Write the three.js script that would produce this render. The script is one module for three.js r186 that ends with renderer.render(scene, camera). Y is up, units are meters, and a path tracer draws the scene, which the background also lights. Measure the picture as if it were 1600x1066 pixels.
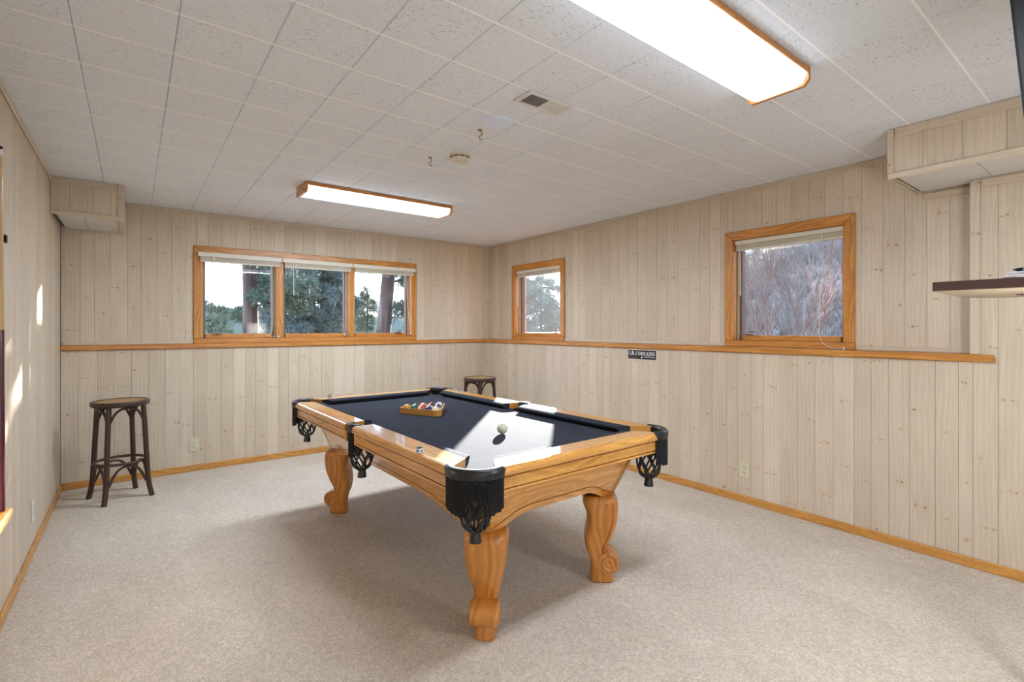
import * as THREE from 'three';
import { mergeGeometries, mergeVertices } from 'three/addons/utils/BufferGeometryUtils.js';
import { RectAreaLightUniformsLib } from 'three/addons/lights/RectAreaLightUniformsLib.js';

// ---------------------------------------------------------------- camera, sky, sun, exposure
const scene = new THREE.Scene();
const EYE = 1.3126;                                   // height of the lens above the carpet
const camera = new THREE.PerspectiveCamera(2 * Math.atan(533 / 773.94) * 180 / Math.PI, 1600 / 1066, 0.05, 500);
camera.position.set(0, EYE, 0);
camera.rotation.y = -0.6532;
camera.setViewOffset(1600, 1066, 0, 20.33, 1600, 1066);   // shifted lens keeps the verticals upright
scene.add(camera);

const renderer = new THREE.WebGLRenderer({ antialias: true });
renderer.toneMapping = THREE.LinearToneMapping;
renderer.toneMappingExposure = 1.26;
renderer.shadowMap.enabled = true;
RectAreaLightUniformsLib.init();

{ // clear winter sky: pale at the horizon, blue overhead
  const w = 64, h = 256, d = new Float32Array(w * h * 4);
  for (let y = 0; y < h; y++) {
    const el = ((y + 0.5) / h - 0.5) * Math.PI, t = Math.max(0, Math.sin(el)), k = Math.pow(1 - t, 4.0);
    for (let x = 0; x < w; x++) {
      const o = (y * w + x) * 4;
      d[o] = 1.5 + 3.1 * k; d[o + 1] = 2.2 + 2.7 * k; d[o + 2] = 3.8 + 1.6 * k; d[o + 3] = 1;
      if (el < 0) { d[o] = 0.60; d[o + 1] = 0.60; d[o + 2] = 0.62; }
    }
  }
  const sky = new THREE.DataTexture(d, w, h, THREE.RGBAFormat, THREE.FloatType);
  sky.mapping = THREE.EquirectangularReflectionMapping; sky.magFilter = THREE.LinearFilter; sky.needsUpdate = true;
  scene.background = sky;
}
const SUN_EL = 13.2 * Math.PI / 180, SUN = new THREE.Vector3(0.692 * Math.cos(SUN_EL), Math.sin(SUN_EL), -0.722 * Math.cos(SUN_EL));
{
  const sun = new THREE.DirectionalLight(new THREE.Color(1.0, 0.95, 0.88), 48);
  sun.position.copy(SUN).multiplyScalar(30).add(new THREE.Vector3(1.5, 0.8, -2.5)); sun.target.position.set(1.5, 0.8, -2.5);
  sun.castShadow = true; sun.shadow.radius = 1.0; sun.shadow.mapSize.set(4096, 4096);
  Object.assign(sun.shadow.camera, { left: -9, right: 9, top: 9, bottom: -9, near: 1, far: 60 });
  scene.add(sun, sun.target);
}
const TUBE_COLOR = new THREE.Color(0.86, 0.98, 1.14), TUBE_POWER = 80;      // the two fluorescent fittings
const LAMP_COLOR = new THREE.Color(0.94, 0.98, 1.04), LAMP_POWER = 2.0;       // shaded lamp beside the photographer

// ---------------------------------------------------------------- helpers
function rng(seed) { let a = seed >>> 0; return () => { a = (a + 0x6D2B79F5) | 0; let t = Math.imul(a ^ (a >>> 15), 1 | a); t = (t + Math.imul(t ^ (t >>> 7), 61 | t)) ^ t; return ((t ^ (t >>> 14)) >>> 0) / 4294967296; }; }
function hash(x, y, s) { let h = Math.imul(x, 374761393) + Math.imul(y, 668265263) + Math.imul(s, 974634777); h = Math.imul(h ^ (h >>> 13), 1274126177); return ((h ^ (h >>> 16)) >>> 0) / 4294967296; }
function noise(x, y, px, py, s) { // value noise that repeats after px, py cells
  const xi = Math.floor(x), yi = Math.floor(y), m = (a, n) => ((a % n) + n) % n;
  let fx = x - xi, fy = y - yi; fx = fx * fx * (3 - 2 * fx); fy = fy * fy * (3 - 2 * fy);
  const x0 = m(xi, px), x1 = m(xi + 1, px), y0 = m(yi, py), y1 = m(yi + 1, py);
  const a = hash(x0, y0, s), b = hash(x1, y0, s), c = hash(x0, y1, s), d = hash(x1, y1, s);
  return a + (b - a) * fx + (c - a) * fy + (a - b - c + d) * fx * fy;
}
const clamp = (v, a = 0, b = 1) => Math.min(b, Math.max(a, v)), mix = (a, b, t) => a + (b - a) * t;
const smooth = (a, b, v) => { const t = clamp((v - a) / (b - a)); return t * t * (3 - 2 * t); };
function tex(w, h, fn, srgb = true, ru = 1, rv = 1) {
  const d = new Uint8Array(w * h * 4);
  for (let y = 0; y < h; y++) for (let x = 0; x < w; x++) {
    const c = fn(x / w, y / h, x, y), o = (y * w + x) * 4;
    d[o] = clamp(c[0], 0, 255); d[o + 1] = clamp(c[1], 0, 255); d[o + 2] = clamp(c[2], 0, 255); d[o + 3] = 255;
  }
  const t = new THREE.DataTexture(d, w, h);
  t.wrapS = t.wrapT = THREE.RepeatWrapping; t.magFilter = THREE.LinearFilter; t.minFilter = THREE.LinearMipmapLinearFilter; t.generateMipmaps = true;
  t.repeat.set(ru, rv); if (srgb) t.colorSpace = THREE.SRGBColorSpace; t.needsUpdate = true;
  return t;
}
const names = new Map();
function numbered(n) { const k = names.get(n) ?? 0; names.set(n, k + 1); return k ? `${n}_${String(k).padStart(3, '0')}` : n; }
function mesh(name, geo, mat, parent, opt = {}) {
  const g = Array.isArray(geo) ? join(geo) : geo, m = new THREE.Mesh(g, mat);
  m.name = parent ? name : numbered(name); m.castShadow = m.receiveShadow = true;
  if (opt.kind) m.userData.kind = opt.kind;
  if (opt.label) m.userData.label = opt.label;
  (parent ?? scene).add(m); return m;
}
function join(list) {
  return mergeGeometries(list.map((g) => {
    const n = g.index ? g.toNonIndexed() : g;
    for (const k of Object.keys(n.attributes)) if (!['position', 'normal', 'uv'].includes(k)) n.deleteAttribute(k);
    if (!n.attributes.normal) n.computeVertexNormals();
    if (!n.attributes.uv) n.setAttribute('uv', new THREE.BufferAttribute(new Float32Array(n.attributes.position.count * 2), 2));
    return n;
  }));
}
function tag(o, label, category, group, kind) {
  o.userData.label = label; if (category) o.userData.category = category; if (group) o.userData.group = group; if (kind) o.userData.kind = kind; return o;
}
function thing(name, label, category, [x, y, z] = [0, 0, 0], turn = 0, group) {
  const o = new THREE.Group(); o.name = numbered(name); o.position.set(x, y, z); o.rotation.y = turn; scene.add(o);
  return tag(o, label, category, group);
}
function structure(name, label, category, pos, turn) { const o = thing(name, label, category, pos, turn); o.userData.kind = 'structure'; return o; }
// box with chamfered edges: 44 triangles, uv in metres with v along the grain axis
function cbox(x0, x1, y0, y1, z0, z1, c = 0.002, grain = 'y', ou = 0, ov = 0) {
  const C = [(x0 + x1) / 2, (y0 + y1) / 2, (z0 + z1) / 2], H = [(x1 - x0) / 2, (y1 - y0) / 2, (z1 - z0) / 2];
  c = Math.min(c, 0.45 * Math.min(...H) * 2);
  const V = (s, ax) => s.map((k, i) => C[i] + k * (i === ax ? H[i] : H[i] - c)), P = [], N = [];
  const quad = (a, b, d, e, n) => { const cr = new THREE.Vector3().subVectors(v3(b), v3(a)).cross(new THREE.Vector3().subVectors(v3(d), v3(a))); if (cr.dot(v3(n)) < 0) [b, e] = [e, b]; P.push(...a, ...b, ...d, ...a, ...d, ...e); for (let i = 0; i < 6; i++) N.push(...n); };
  const v3 = (a) => new THREE.Vector3(...a);
  for (let ax = 0; ax < 3; ax++) for (const s of [-1, 1]) {
    const b = (ax + 1) % 3, d = (ax + 2) % 3, f = (p, q) => { const k = [0, 0, 0]; k[ax] = s; k[b] = p; k[d] = q; return V(k, ax); }, n = [0, 0, 0]; n[ax] = s;
    quad(f(-1, -1), f(1, -1), f(1, 1), f(-1, 1), n);
  }
  const r = Math.SQRT1_2, t = 1 / Math.sqrt(3);
  for (let ax = 0; ax < 3; ax++) { const b = (ax + 1) % 3, d = (ax + 2) % 3; for (const p of [-1, 1]) for (const q of [-1, 1]) {
    const k = (s) => { const o = [0, 0, 0]; o[ax] = s; o[b] = p; o[d] = q; return o; }, n = [0, 0, 0]; n[b] = p * r; n[d] = q * r;
    quad(V(k(-1), b), V(k(1), b), V(k(1), d), V(k(-1), d), n);
  } }
  for (const a of [-1, 1]) for (const b of [-1, 1]) for (const d of [-1, 1]) {
    let A = V([a, b, d], 0), B = V([a, b, d], 1), D = V([a, b, d], 2); const n = [a * t, b * t, d * t];
    if (new THREE.Vector3().subVectors(v3(B), v3(A)).cross(new THREE.Vector3().subVectors(v3(D), v3(A))).dot(v3(n)) < 0) [B, D] = [D, B];
    P.push(...A, ...B, ...D); for (let i = 0; i < 3; i++) N.push(...n);
  }
  const g = new THREE.BufferGeometry();
  g.setAttribute('position', new THREE.Float32BufferAttribute(P, 3)); g.setAttribute('normal', new THREE.Float32BufferAttribute(N, 3));
  return grainUV(g, grain, ou, ov);
}
// uv in metres from position: v along the grain, u across it
function grainUV(g, grain = 'y', ou = 0, ov = 0) {
  if (g.index) g = g.toNonIndexed();
  const p = g.attributes.position, n = g.attributes.normal, uv = new Float32Array(p.count * 2), ga = 'xyz'.indexOf(grain);
  for (let i = 0; i < p.count; i++) {
    const P = [p.getX(i), p.getY(i), p.getZ(i)], q = Math.floor(i / 3) * 3;
    const M = [0, 1, 2].map((k) => Math.abs(n.getComponent(q, k) + n.getComponent(q + 1, k) + n.getComponent(q + 2, k)));
    const rest = [0, 1, 2].filter((k) => k !== ga), across = M[rest[0]] > M[rest[1]] ? rest[1] : rest[0];
    uv[2 * i] = P[across] + ou; uv[2 * i + 1] = P[ga] + ov;
  }
  g.setAttribute('uv', new THREE.BufferAttribute(uv, 2)); return g;
}
const at = (g, x = 0, y = 0, z = 0) => g.translate(x, y, z);
function tube(points, r, seg = 24, rad = 8, closed = false) { return new THREE.TubeGeometry(new THREE.CatmullRomCurve3(points.map((p) => new THREE.Vector3(...p)), closed, 'catmullrom', 0.5), seg, r, rad, closed); }
function cyl(r0, r1, h, n = 24, y = 0) { return new THREE.CylinderGeometry(r1, r0, h, n).translate(0, y + h / 2, 0); }
function rod(a, b, r, n = 8) { const A = new THREE.Vector3(...a), B = new THREE.Vector3(...b), L = A.distanceTo(B), g = new THREE.CylinderGeometry(r, r, L, n); g.applyQuaternion(new THREE.Quaternion().setFromUnitVectors(new THREE.Vector3(0, 1, 0), B.clone().sub(A).normalize())); return g.translate((A.x + B.x) / 2, (A.y + B.y) / 2, (A.z + B.z) / 2); }
// a closed profile of [d, y] points swept straight from a to b along the local x axis
function sweep(profile, a, b) {
  const P = [], n = profile.length, area = profile.reduce((s, p, i) => { const q = profile[(i + 1) % n]; return s + p[0] * q[1] - q[0] * p[1]; }, 0), pr = area < 0 ? profile : [...profile].reverse();
  for (let i = 0; i < n; i++) { const p = pr[i], q = pr[(i + 1) % n]; P.push(a, p[1], p[0], a, q[1], q[0], b, q[1], q[0], a, p[1], p[0], b, q[1], q[0], b, p[1], p[0]); }
  const tri = THREE.ShapeUtils.triangulateShape(pr.map((p) => new THREE.Vector2(...p)), []);
  for (const [i, j, k] of tri) { const f = (x, m) => [x, pr[m][1], pr[m][0]]; P.push(...f(a, i), ...f(a, j), ...f(a, k), ...f(b, k), ...f(b, j), ...f(b, i)); }
  const g = new THREE.BufferGeometry(); g.setAttribute('position', new THREE.Float32BufferAttribute(P, 3)); g.computeVertexNormals();
  // make sure the faces look outward
  const pos = g.attributes.position, nor = g.attributes.normal; let s = 0; for (let i = 0; i < pos.count; i += 3) { const c = [0, 1, 2].map((k) => pos.getComponent(i, k)); s += c[0] * 0 + c[1] * nor.getY(i) * areaOf(pos, i) + c[2] * nor.getZ(i) * areaOf(pos, i); }
  if (s < 0) { const arr = pos.array; for (let i = 0; i < arr.length; i += 9) for (let k = 0; k < 3; k++) { const t = arr[i + 3 + k]; arr[i + 3 + k] = arr[i + 6 + k]; arr[i + 6 + k] = t; } g.computeVertexNormals(); }
  return grainUV(g, 'x');
}
function areaOf(p, i) { const a = new THREE.Vector3().fromBufferAttribute(p, i), b = new THREE.Vector3().fromBufferAttribute(p, i + 1).sub(a), c = new THREE.Vector3().fromBufferAttribute(p, i + 2).sub(a); return b.cross(c).length() / 2; }
function smoothed(g) { g.deleteAttribute('uv'); g.deleteAttribute('normal'); const m = mergeVertices(g, 1e-5); m.computeVertexNormals(); return m; }

// ---------------------------------------------------------------- materials
const NS = 14;                                        // boards in the pine texture, each 0.1 m wide and 2.4 m long
const pineKnots = []; { const r = rng(5); for (let s = 0; s < NS; s++) { const a = []; let v = r() * 0.2; while (v < 0.97) { const u = 0.2 + 0.6 * r(); a.push([u, v, 0.55 + 0.6 * r(), r()]); if (r() < 0.5) a.push([clamp(u + (r() < 0.5 ? -1 : 1) * (0.22 + 0.16 * r()), 0.1, 0.9), v + (r() - 0.5) * 0.006, 0.4 + 0.5 * r(), r()]); v += 0.1 + 0.22 * r(); } pineKnots.push(a); } }
const pineMap = tex(2044, 2048, (u, v) => {
  const s = Math.min(NS - 1, Math.floor(u * NS)), x = u * NS - s, tone = (hash(s, 7, 3) - 0.5) * 11, wob = noise(v * 5, s, 5, 64, 9) - 0.5;
  let bend = 0, dark = 0, red = 0;
  for (const [ku, kv, kr, kt] of pineKnots[s]) {
    let dv = v - kv; if (dv > 0.5) dv -= 1; if (dv < -0.5) dv += 1;
    const dx = (x - ku) * 0.1, dy = dv * 2.4, q = Math.hypot(dx * 1.0, dy * 1.25) / (0.0075 * kr);
    if (q < 14) { bend += Math.sign(dx || 1) * Math.exp(-Math.pow(dy / 0.03, 2)) * Math.exp(-Math.abs(dx) / 0.02) * 0.10; dark += (1 - smooth(0.5, 1.25, q)) * (0.55 + 0.45 * kt) + 0.13 * Math.exp(-Math.pow(dy / 0.006, 2)) * Math.exp(-Math.abs(dx) / 0.012); red += Math.exp(-q * 0.45) * 0.5; }
  }
  const c = x + wob * 0.25 + bend, centre = 0.5 + (hash(s, 3, 1) - 0.5) * 0.7;
  const ring = Math.sin((Math.pow(Math.abs(c - centre) + 0.06, 0.8) * 30) + noise(v * 2, s + 0.5, 2, 64, 21) * 9);
  const fine = noise((s + c) * 46, v * 26, NS * 46, 26, 4) - 0.5, fine2 = noise((s + c) * 120, v * 60, NS * 120, 60, 14) - 0.5, blot = noise((s + x) * 2.2, v * 9, 64, 9, 31) - 0.5;
  const L = tone - (ring > 0.2 ? (ring - 0.2) * 8 : 0) + fine * 10 + fine2 * 7 + blot * 9;
  return [211 + L - dark * 46 - red * 4, 196 + L * 1.03 - dark * 56 - red * 9, 174 + L * 1.08 - dark * 60 - red * 13];
});
const oakMap = tex(512, 1024, (u, v) => { // 0.25 m across, 1 m along
  const wob = noise(u * 3, v * 3, 3, 3, 2) * 1.3 + noise(u * 6, v * 5, 6, 5, 8) * 0.45;
  const ring = Math.sin((u * 3 + wob) * Math.PI * 2 * 2), ring2 = Math.sin((u * 9 + wob * 2.4) * Math.PI * 2);
  const pore = noise(u * 170, v * 34, 170, 34, 5), pore2 = noise(u * 250, v * 60, 250, 60, 6), blot = noise(u * 2, v * 4, 2, 4, 12) - 0.5;
  const L = ring * 11 + ring2 * 6 + blot * 14 - smooth(0.62, 0.9, pore) * (20 + 14 * ring) - smooth(0.7, 0.95, pore2) * 12;
  return [214 + L, 156 + L * 1.05, 80 + L * 0.9];
}, true, 4, 1);
const fissure = (seed, amount) => { // acoustic tile, 0.3 m square: short worm holes and pin pricks
  const n = 512, k = new Float32Array(n * n), r = rng(seed), dot = (x, y, rad, a) => { for (let j = -3; j <= 3; j++) for (let i = -3; i <= 3; i++) { const X = ((Math.round(x) + i) % n + n) % n, Y = ((Math.round(y) + j) % n + n) % n, d = Math.hypot(i, j); if (d < rad) k[Y * n + X] = Math.max(k[Y * n + X], a * (1 - smooth(rad * 0.5, rad, d))); } };
  for (let i = 0; i < 130; i++) { let x = r() * n, y = r() * n, a = (r() - 0.5) * 1.3, len = 4 + r() * r() * 26, s = 0.5 + 0.5 * r(); for (let j = 0; j < len; j++) { dot(x, y, 1.2 + 1.5 * r(), s); a += (r() - 0.5) * 0.5; x += Math.cos(a); y += Math.sin(a); } }
  for (let i = 0; i < 900; i++) dot(r() * n, r() * n, 1.1 + r(), 0.3 + 0.4 * r());
  return { map: tex(n, n, (u, v, x, y) => { const g = (hash(x, y, seed) - 0.5) * 7 + (noise(u * 60, v * 60, 60, 60, seed) - 0.5) * 8, d = k[y * n + x] * amount; return [230 + g - d * 98, 235 + g - d * 98, 243 + g - d * 96]; }),
    bump: tex(n, n, (u, v, x, y) => { const b = 215 + (noise(u * 120, v * 120, 120, 120, seed) - 0.5) * 26 - k[y * n + x] * 180; return [b, b, b]; }, false) };
};
const carpetMap = tex(2048, 2048, (u, v, x, y) => { // 3 m square of cut pile with brushed patches
  const f = hash(x, y, 1) - 0.5, g = noise(u * 640, v * 640, 640, 640, 2) - 0.5, m = noise(u * 190, v * 190, 190, 190, 3) - 0.5, b = noise(u * 9, v * 6, 9, 6, 4) - 0.5, b2 = noise(u * 24, v * 13, 24, 13, 5) - 0.5;
  const L = f * 26 + g * 46 + m * 16 + b * 11 + b2 * 10; return [206 + L * 0.8, 194 + L * 0.8, 177 + L * 0.8];
}, true, 1 / 3, 1 / 3);
const carpetBump = tex(1024, 1024, (u, v, x, y) => { const b = 128 + (hash(x, y, 9) - 0.5) * 90 + (noise(u * 260, v * 260, 260, 260, 8) - 0.5) * 130; return [b, b, b]; }, false, 1 / 1.5, 1 / 1.5);
const clothMap = tex(512, 512, (u, v, x, y) => { const L = (hash(x, y, 6) - 0.5) * 13 + (noise(u * 14, v * 14, 14, 14, 2) - 0.5) * 9 + (hash(x, y, 16) > 0.9994 ? 60 : 0); return [54 + L * 0.7, 56 + L * 0.7, 63 + L * 0.7]; }, true, 1.6, 1.6);
const caneMap = tex(256, 256, (u, v) => { const a = (u * 10) % 1, b = (v * 10) % 1, d = ((u + v) * 10) % 1, hole = Math.hypot(a - 0.5, b - 0.5) < 0.24, weave = Math.min(Math.abs(a - 0.5), Math.abs(b - 0.5), Math.abs(d - 0.5)) < 0.12 ? 14 : -10; return hole ? [96, 66, 38] : [186 + weave, 146 + weave, 96 + weave]; }, true, 5, 5);

const std = (o) => new THREE.MeshStandardMaterial(o), phys = (o) => new THREE.MeshPhysicalMaterial(o);
const M = {
  pine: std({ map: pineMap, roughness: 0.5 }),
  oak: phys({ map: oakMap, color: new THREE.Color(0.86, 0.72, 0.52), roughness: 0.42, clearcoat: 0.35, clearcoatRoughness: 0.25 }),
  oakBase: phys({ map: oakMap, color: new THREE.Color(0.9, 0.85, 0.76), roughness: 0.42, clearcoat: 0.3, clearcoatRoughness: 0.3 }),
  table: phys({ map: oakMap, color: new THREE.Color(1.0, 0.96, 0.84), roughness: 0.3, clearcoat: 1.0, clearcoatRoughness: 0.07 }),
  leg: phys({ map: oakMap, color: new THREE.Color(0.9, 0.72, 0.48), roughness: 0.38, clearcoat: 0.6, clearcoatRoughness: 0.2 }),
  carpet: std({ map: carpetMap, bumpMap: carpetBump, bumpScale: 0.004, roughness: 1 }),
  ceilBack: std({ color: 0x8f8c88, roughness: 1 }),
  cloth: phys({ map: clothMap, roughness: 1, specularIntensity: 0.15 }),
  leather: phys({ color: 0x131316, roughness: 0.38, clearcoat: 0.25, clearcoatRoughness: 0.3 }),
  fringe: std({ color: 0x0d0d0f, roughness: 0.75 }),
  white: std({ color: 0xe6e4de, roughness: 0.5 }),
  underside: std({ color: 0xd9d7d2, roughness: 0.8 }),
  blind: std({ color: 0xe3dccb, roughness: 0.45 }),
  slat: std({ color: 0xcfc6b2, roughness: 0.5 }),
  cord: std({ color: 0xe2dccb, roughness: 0.8 }),
  sash: std({ color: 0x7a5f4a, roughness: 0.6 }),
  vinyl: std({ color: 0xb3a48c, roughness: 0.6 }),
  glass: phys({ color: 0xffffff, roughness: 0.02, transmission: 1, thickness: 0, ior: 1.5 }),
  fogged: phys({ color: 0xf2f6fa, roughness: 0.15, transmission: 1, thickness: 0, ior: 1.5 }),
  hazy: phys({ color: 0xf6f8fa, roughness: 0.06, transmission: 1, thickness: 0, ior: 1.5 }),
  metal: std({ color: 0x8d8983, roughness: 0.35, metalness: 0.9 }),
  brass: std({ color: 0xa8803c, roughness: 0.35, metalness: 0.9 }),
  bent: phys({ color: 0x3a2113, roughness: 0.4, clearcoat: 0.3, clearcoatRoughness: 0.3 }),
  cane: std({ map: caneMap, roughness: 0.7 }),
  ivory: std({ color: 0xd3cdae, roughness: 0.45 }),
  ivoryWhite: std({ color: 0xdcd9cf, roughness: 0.45 }),
  hole: std({ color: 0x15120e, roughness: 0.9 }),
  detector: std({ color: 0xdcd5bf, roughness: 0.5 }),
  plate: std({ color: 0xdfeaff, roughness: 0.4 }),
  vent: std({ color: 0xdad8d2, roughness: 0.5 }),
  black: phys({ color: 0x0c0c0f, roughness: 0.25, clearcoat: 0.5 }),
  walnut: std({ color: 0x49302a, roughness: 0.5 }),
  shelfUnder: std({ color: 0x96876f, roughness: 0.6 }),
};
const tileA = fissure(11, 1.0), tileB = fissure(23, 0.42);
M.joint = std({ color: 0xffffff, roughness: 0.8 });
M.tileA = std({ map: tileA.map, bumpMap: tileA.bump, bumpScale: 0.0016, roughness: 0.95 });
M.tileB = std({ map: tileB.map, bumpMap: tileB.bump, bumpScale: 0.0011, roughness: 0.95 });

// ---------------------------------------------------------------- the room (metres; camera above the origin, looking to -z and a little to +x)
const XL = -0.465, XR = 3.652, XU = 3.768, ZB = -5.383, ZU = -5.41, ZF = 2.6, TOP = 2.393;   // left wall, lower and upper right wall, lower and upper back wall, wall behind the camera, ceiling
const LEDGE = 1.168, LEDGE_B = 1.128, SOF = 2.13;
{
  const f = mesh('floor', cbox(XL - 0.2, XU + 0.2, -0.2, 0, ZU - 0.2, ZF + 0.2, 0.001, 'z'), M.carpet);
  tag(f, 'beige cut pile carpet covering the whole floor', 'carpet', null, 'structure');
}
const pr = rng(77);
// boards on a wall between a0 and a1; axis 'x' (wall across z) or 'z' (wall across x); face = coordinate of the visible face, back = sign of the direction into the wall
function boards(parent, axis, a0, a1, y0, y1, face, into, cuts = [], step = 0.106) {
  const edges = [a0]; let a = a0;
  while (a < a1 - 0.03) { const w = step * [0.86, 1, 1.12, 0.95, 1.05][Math.floor(pr() * 5)]; a = Math.min(a1, a + w); if (a1 - a < 0.04) a = a1; edges.push(a); }
  const gap = 0.0005, th = 0.012;
  for (let i = 0; i + 1 < edges.length; i++) {
    const b0 = edges[i] + gap, b1 = edges[i + 1] - gap, s = Math.floor(pr() * NS), ov = pr(), flip = pr() < 0.5;
    let rects = [[b0, b1, y0, y1]];
    for (const [c0, c1, d0, d1] of cuts) { // openings in the wall
      const next = [];
      for (const [p0, p1, q0, q1] of rects) {
        if (p1 <= c0 || p0 >= c1 || q1 <= d0 || q0 >= d1) { next.push([p0, p1, q0, q1]); continue; }
        if (p0 < c0 - 1e-4) next.push([p0, c0, q0, q1]);
        if (p1 > c1 + 1e-4) next.push([c1, p1, q0, q1]);
        const m0 = Math.max(p0, c0), m1 = Math.min(p1, c1);
        if (q1 > d1 + 0.005) next.push([m0, m1, d1, q1]);
        if (q0 < d0 - 0.005) next.push([m0, m1, q0, d0]);
      }
      rects = next;
    }
    rects = rects.filter((r) => r[1] - r[0] > 0.004);
    if (!rects.length) continue;
    const gs = rects.map(([p0, p1, q0, q1]) => { const z0 = Math.min(face, face + into * th), z1 = Math.max(face, face + into * th); return axis === 'x' ? cbox(p0, p1, q0, q1, z0, z1, 0.0013) : cbox(z0, z1, q0, q1, p0, p1, 0.0013); });
    const g = gs.length > 1 ? join(gs) : gs[0], p = g.attributes.position, uv = g.attributes.uv;
    for (let k = 0; k < p.count; k++) { const t = clamp(((axis === 'x' ? p.getX(k) : p.getZ(k)) - b0) / (b1 - b0)); uv.setXY(k, (s + 0.03 + 0.94 * (flip ? 1 - t : t)) / NS, p.getY(k) / 2.4 + ov); }
    mesh('plank', g, M.pine, parent);
  }
}
function pineTrim(name, label, boxes, parent) { // whitewashed flat strips
  const gs = boxes.map(([x0, x1, y0, y1, z0, z1]) => {
    const dx = x1 - x0, dy = y1 - y0, dz = z1 - z0, g = cbox(x0, x1, y0, y1, z0, z1, 0.003), p = g.attributes.position, uv = g.attributes.uv, s = Math.floor(pr() * NS), ov = pr();
    for (let k = 0; k < p.count; k++) { const L = dy > dx && dy > dz ? p.getY(k) : dx > dz ? p.getX(k) : p.getZ(k), W = dy > dx && dy > dz ? (dx > dz ? (p.getX(k) - x0) : (p.getZ(k) - z0)) : p.getY(k) - y0; uv.setXY(k, (s + 0.1 + clamp(W / 0.1, 0, 0.8)) / NS, L / 2.4 + ov); }
    return g;
  });
  if (parent) { gs.forEach((g) => mesh(name, g, M.pine, parent)); return parent; }
  const o = structure(name, label, 'trim'); gs.forEach((g) => mesh('trim_board', g, M.pine, o)); return o;
}
// openings: [left, right, bottom, top] of the outer casing edge
const WB = [0.442, 2.692, LEDGE, 2.078], W2 = [-4.911, -3.964, LEDGE, 2.085], W3 = [-2.109, -1.211, LEDGE, 2.068], WF = [-0.40, 1.08, 0, 2.12], IN = 0.055;   // WF: unseen glass door added behind the photographer so daylight reaches under the table
function backing(name, mat, parent, axis, a0, a1, y0, y1, f0, f1, holes) { // solid wall core with real openings
  const xs = [a0, ...holes.flatMap((h) => [h[0] + IN, h[1] - IN]), a1], gs = [];
  const put = (p, q, r, s) => gs.push(axis === 'x' ? cbox(p, q, r, s, f0, f1, 0.001) : cbox(f0, f1, r, s, p, q, 0.001));
  for (let i = 0; i + 1 < xs.length; i++) { const h = i % 2 ? holes[(i - 1) / 2] : null; if (!h) put(xs[i], xs[i + 1], y0, y1); else { put(xs[i], xs[i + 1], y0, h[2] + 0.03); put(xs[i], xs[i + 1], h[3] - IN, y1); } }
  return mesh(name, gs, mat, parent);
}
const core = std({ color: 0x6f665a, roughness: 1 });
{
  const wb = structure('wall_back', 'whitewashed knotty pine plank wall with the triple window', 'wall');
  backing('wall_core', core, wb, 'x', XL - 0.2, XU + 0.2, LEDGE_B - 0.01, TOP + 0.1, ZU - 0.16, ZU - 0.012, [WB]);
  mesh('wall_core', cbox(XL - 0.2, XU + 0.2, 0, LEDGE_B - 0.012, ZU - 0.16, ZB - 0.012, 0.001), core, wb);
  boards(wb, 'x', XL, XU, LEDGE + 0.002, TOP - 0.002, ZU, -1, [[WB[0] + 0.02, WB[1] - 0.02, LEDGE, WB[3] - 0.02]]);
  boards(wb, 'x', XL, XR, 0.002, LEDGE_B - 0.002, ZB, -1);

  const wr = structure('wall_right', 'whitewashed knotty pine plank wall with two square windows', 'wall');
  backing('wall_core', core, wr, 'z', ZU - 0.16, ZF + 0.2, LEDGE_B - 0.01, TOP + 0.1, XU + 0.012, XU + 0.16, [W2, W3]);
  mesh('wall_core', cbox(XR + 0.012, XU + 0.16, 0, LEDGE_B - 0.012, ZB, ZF + 0.2, 0.001), core, wr);
  boards(wr, 'z', ZU + 0.001, -0.56, LEDGE + 0.002, TOP - 0.002, XU, 1, [W2, W3].map((w) => [w[0] + 0.02, w[1] - 0.02, LEDGE, w[3] - 0.02]));
  boards(wr, 'z', ZB + 0.001, -0.62, 0.002, LEDGE_B - 0.002, XR, 1);
  boards(wr, 'z', -0.62, 0.45, 0.002, SOF - 0.002, XR, 1);           // boxed-out stretch beyond the end of the ledge
  mesh('wall_core', cbox(XR + 0.014, XU - 0.001, LEDGE + 0.002, SOF - 0.002, -0.6, ZF, 0.001), core, wr);
  { const g = cbox(XR, XR + 0.012, 0.002, SOF - 0.002, 0.452, ZF, 0.001), uv = g.attributes.uv, p = g.attributes.position; for (let k = 0; k < p.count; k++) uv.setXY(k, p.getZ(k) / 1.4, p.getY(k) / 2.4); mesh('panel_sheet', g, M.pine, wr); }

  const wl = structure('wall_left', 'whitewashed pine plank wall beside the camera, without windows', 'wall');
  mesh('wall_core', cbox(XL - 0.2, XL - 0.012, 0, TOP + 0.1, ZB, ZF + 0.2, 0.001), core, wl);
  boards(wl, 'z', ZU + 0.04, -2.6, 0.002, TOP - 0.002, XL, -1);
  { const g = cbox(XL - 0.012, XL, 0.002, TOP - 0.002, -2.598, ZF, 0.001), uv = g.attributes.uv, p = g.attributes.position; for (let k = 0; k < p.count; k++) uv.setXY(k, p.getZ(k) / 1.4, p.getY(k) / 2.4); mesh('panel_sheet', g, M.pine, wl); }

  const wf = structure('wall_front', 'whitewashed pine wall behind the photographer', 'wall');
backing('panel_sheet', M.pine, wf, 'x', XL - 0.2, XU + 0.2, 0, TOP + 0.1, ZF, ZF + 0.16, [WF]);
}
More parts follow.
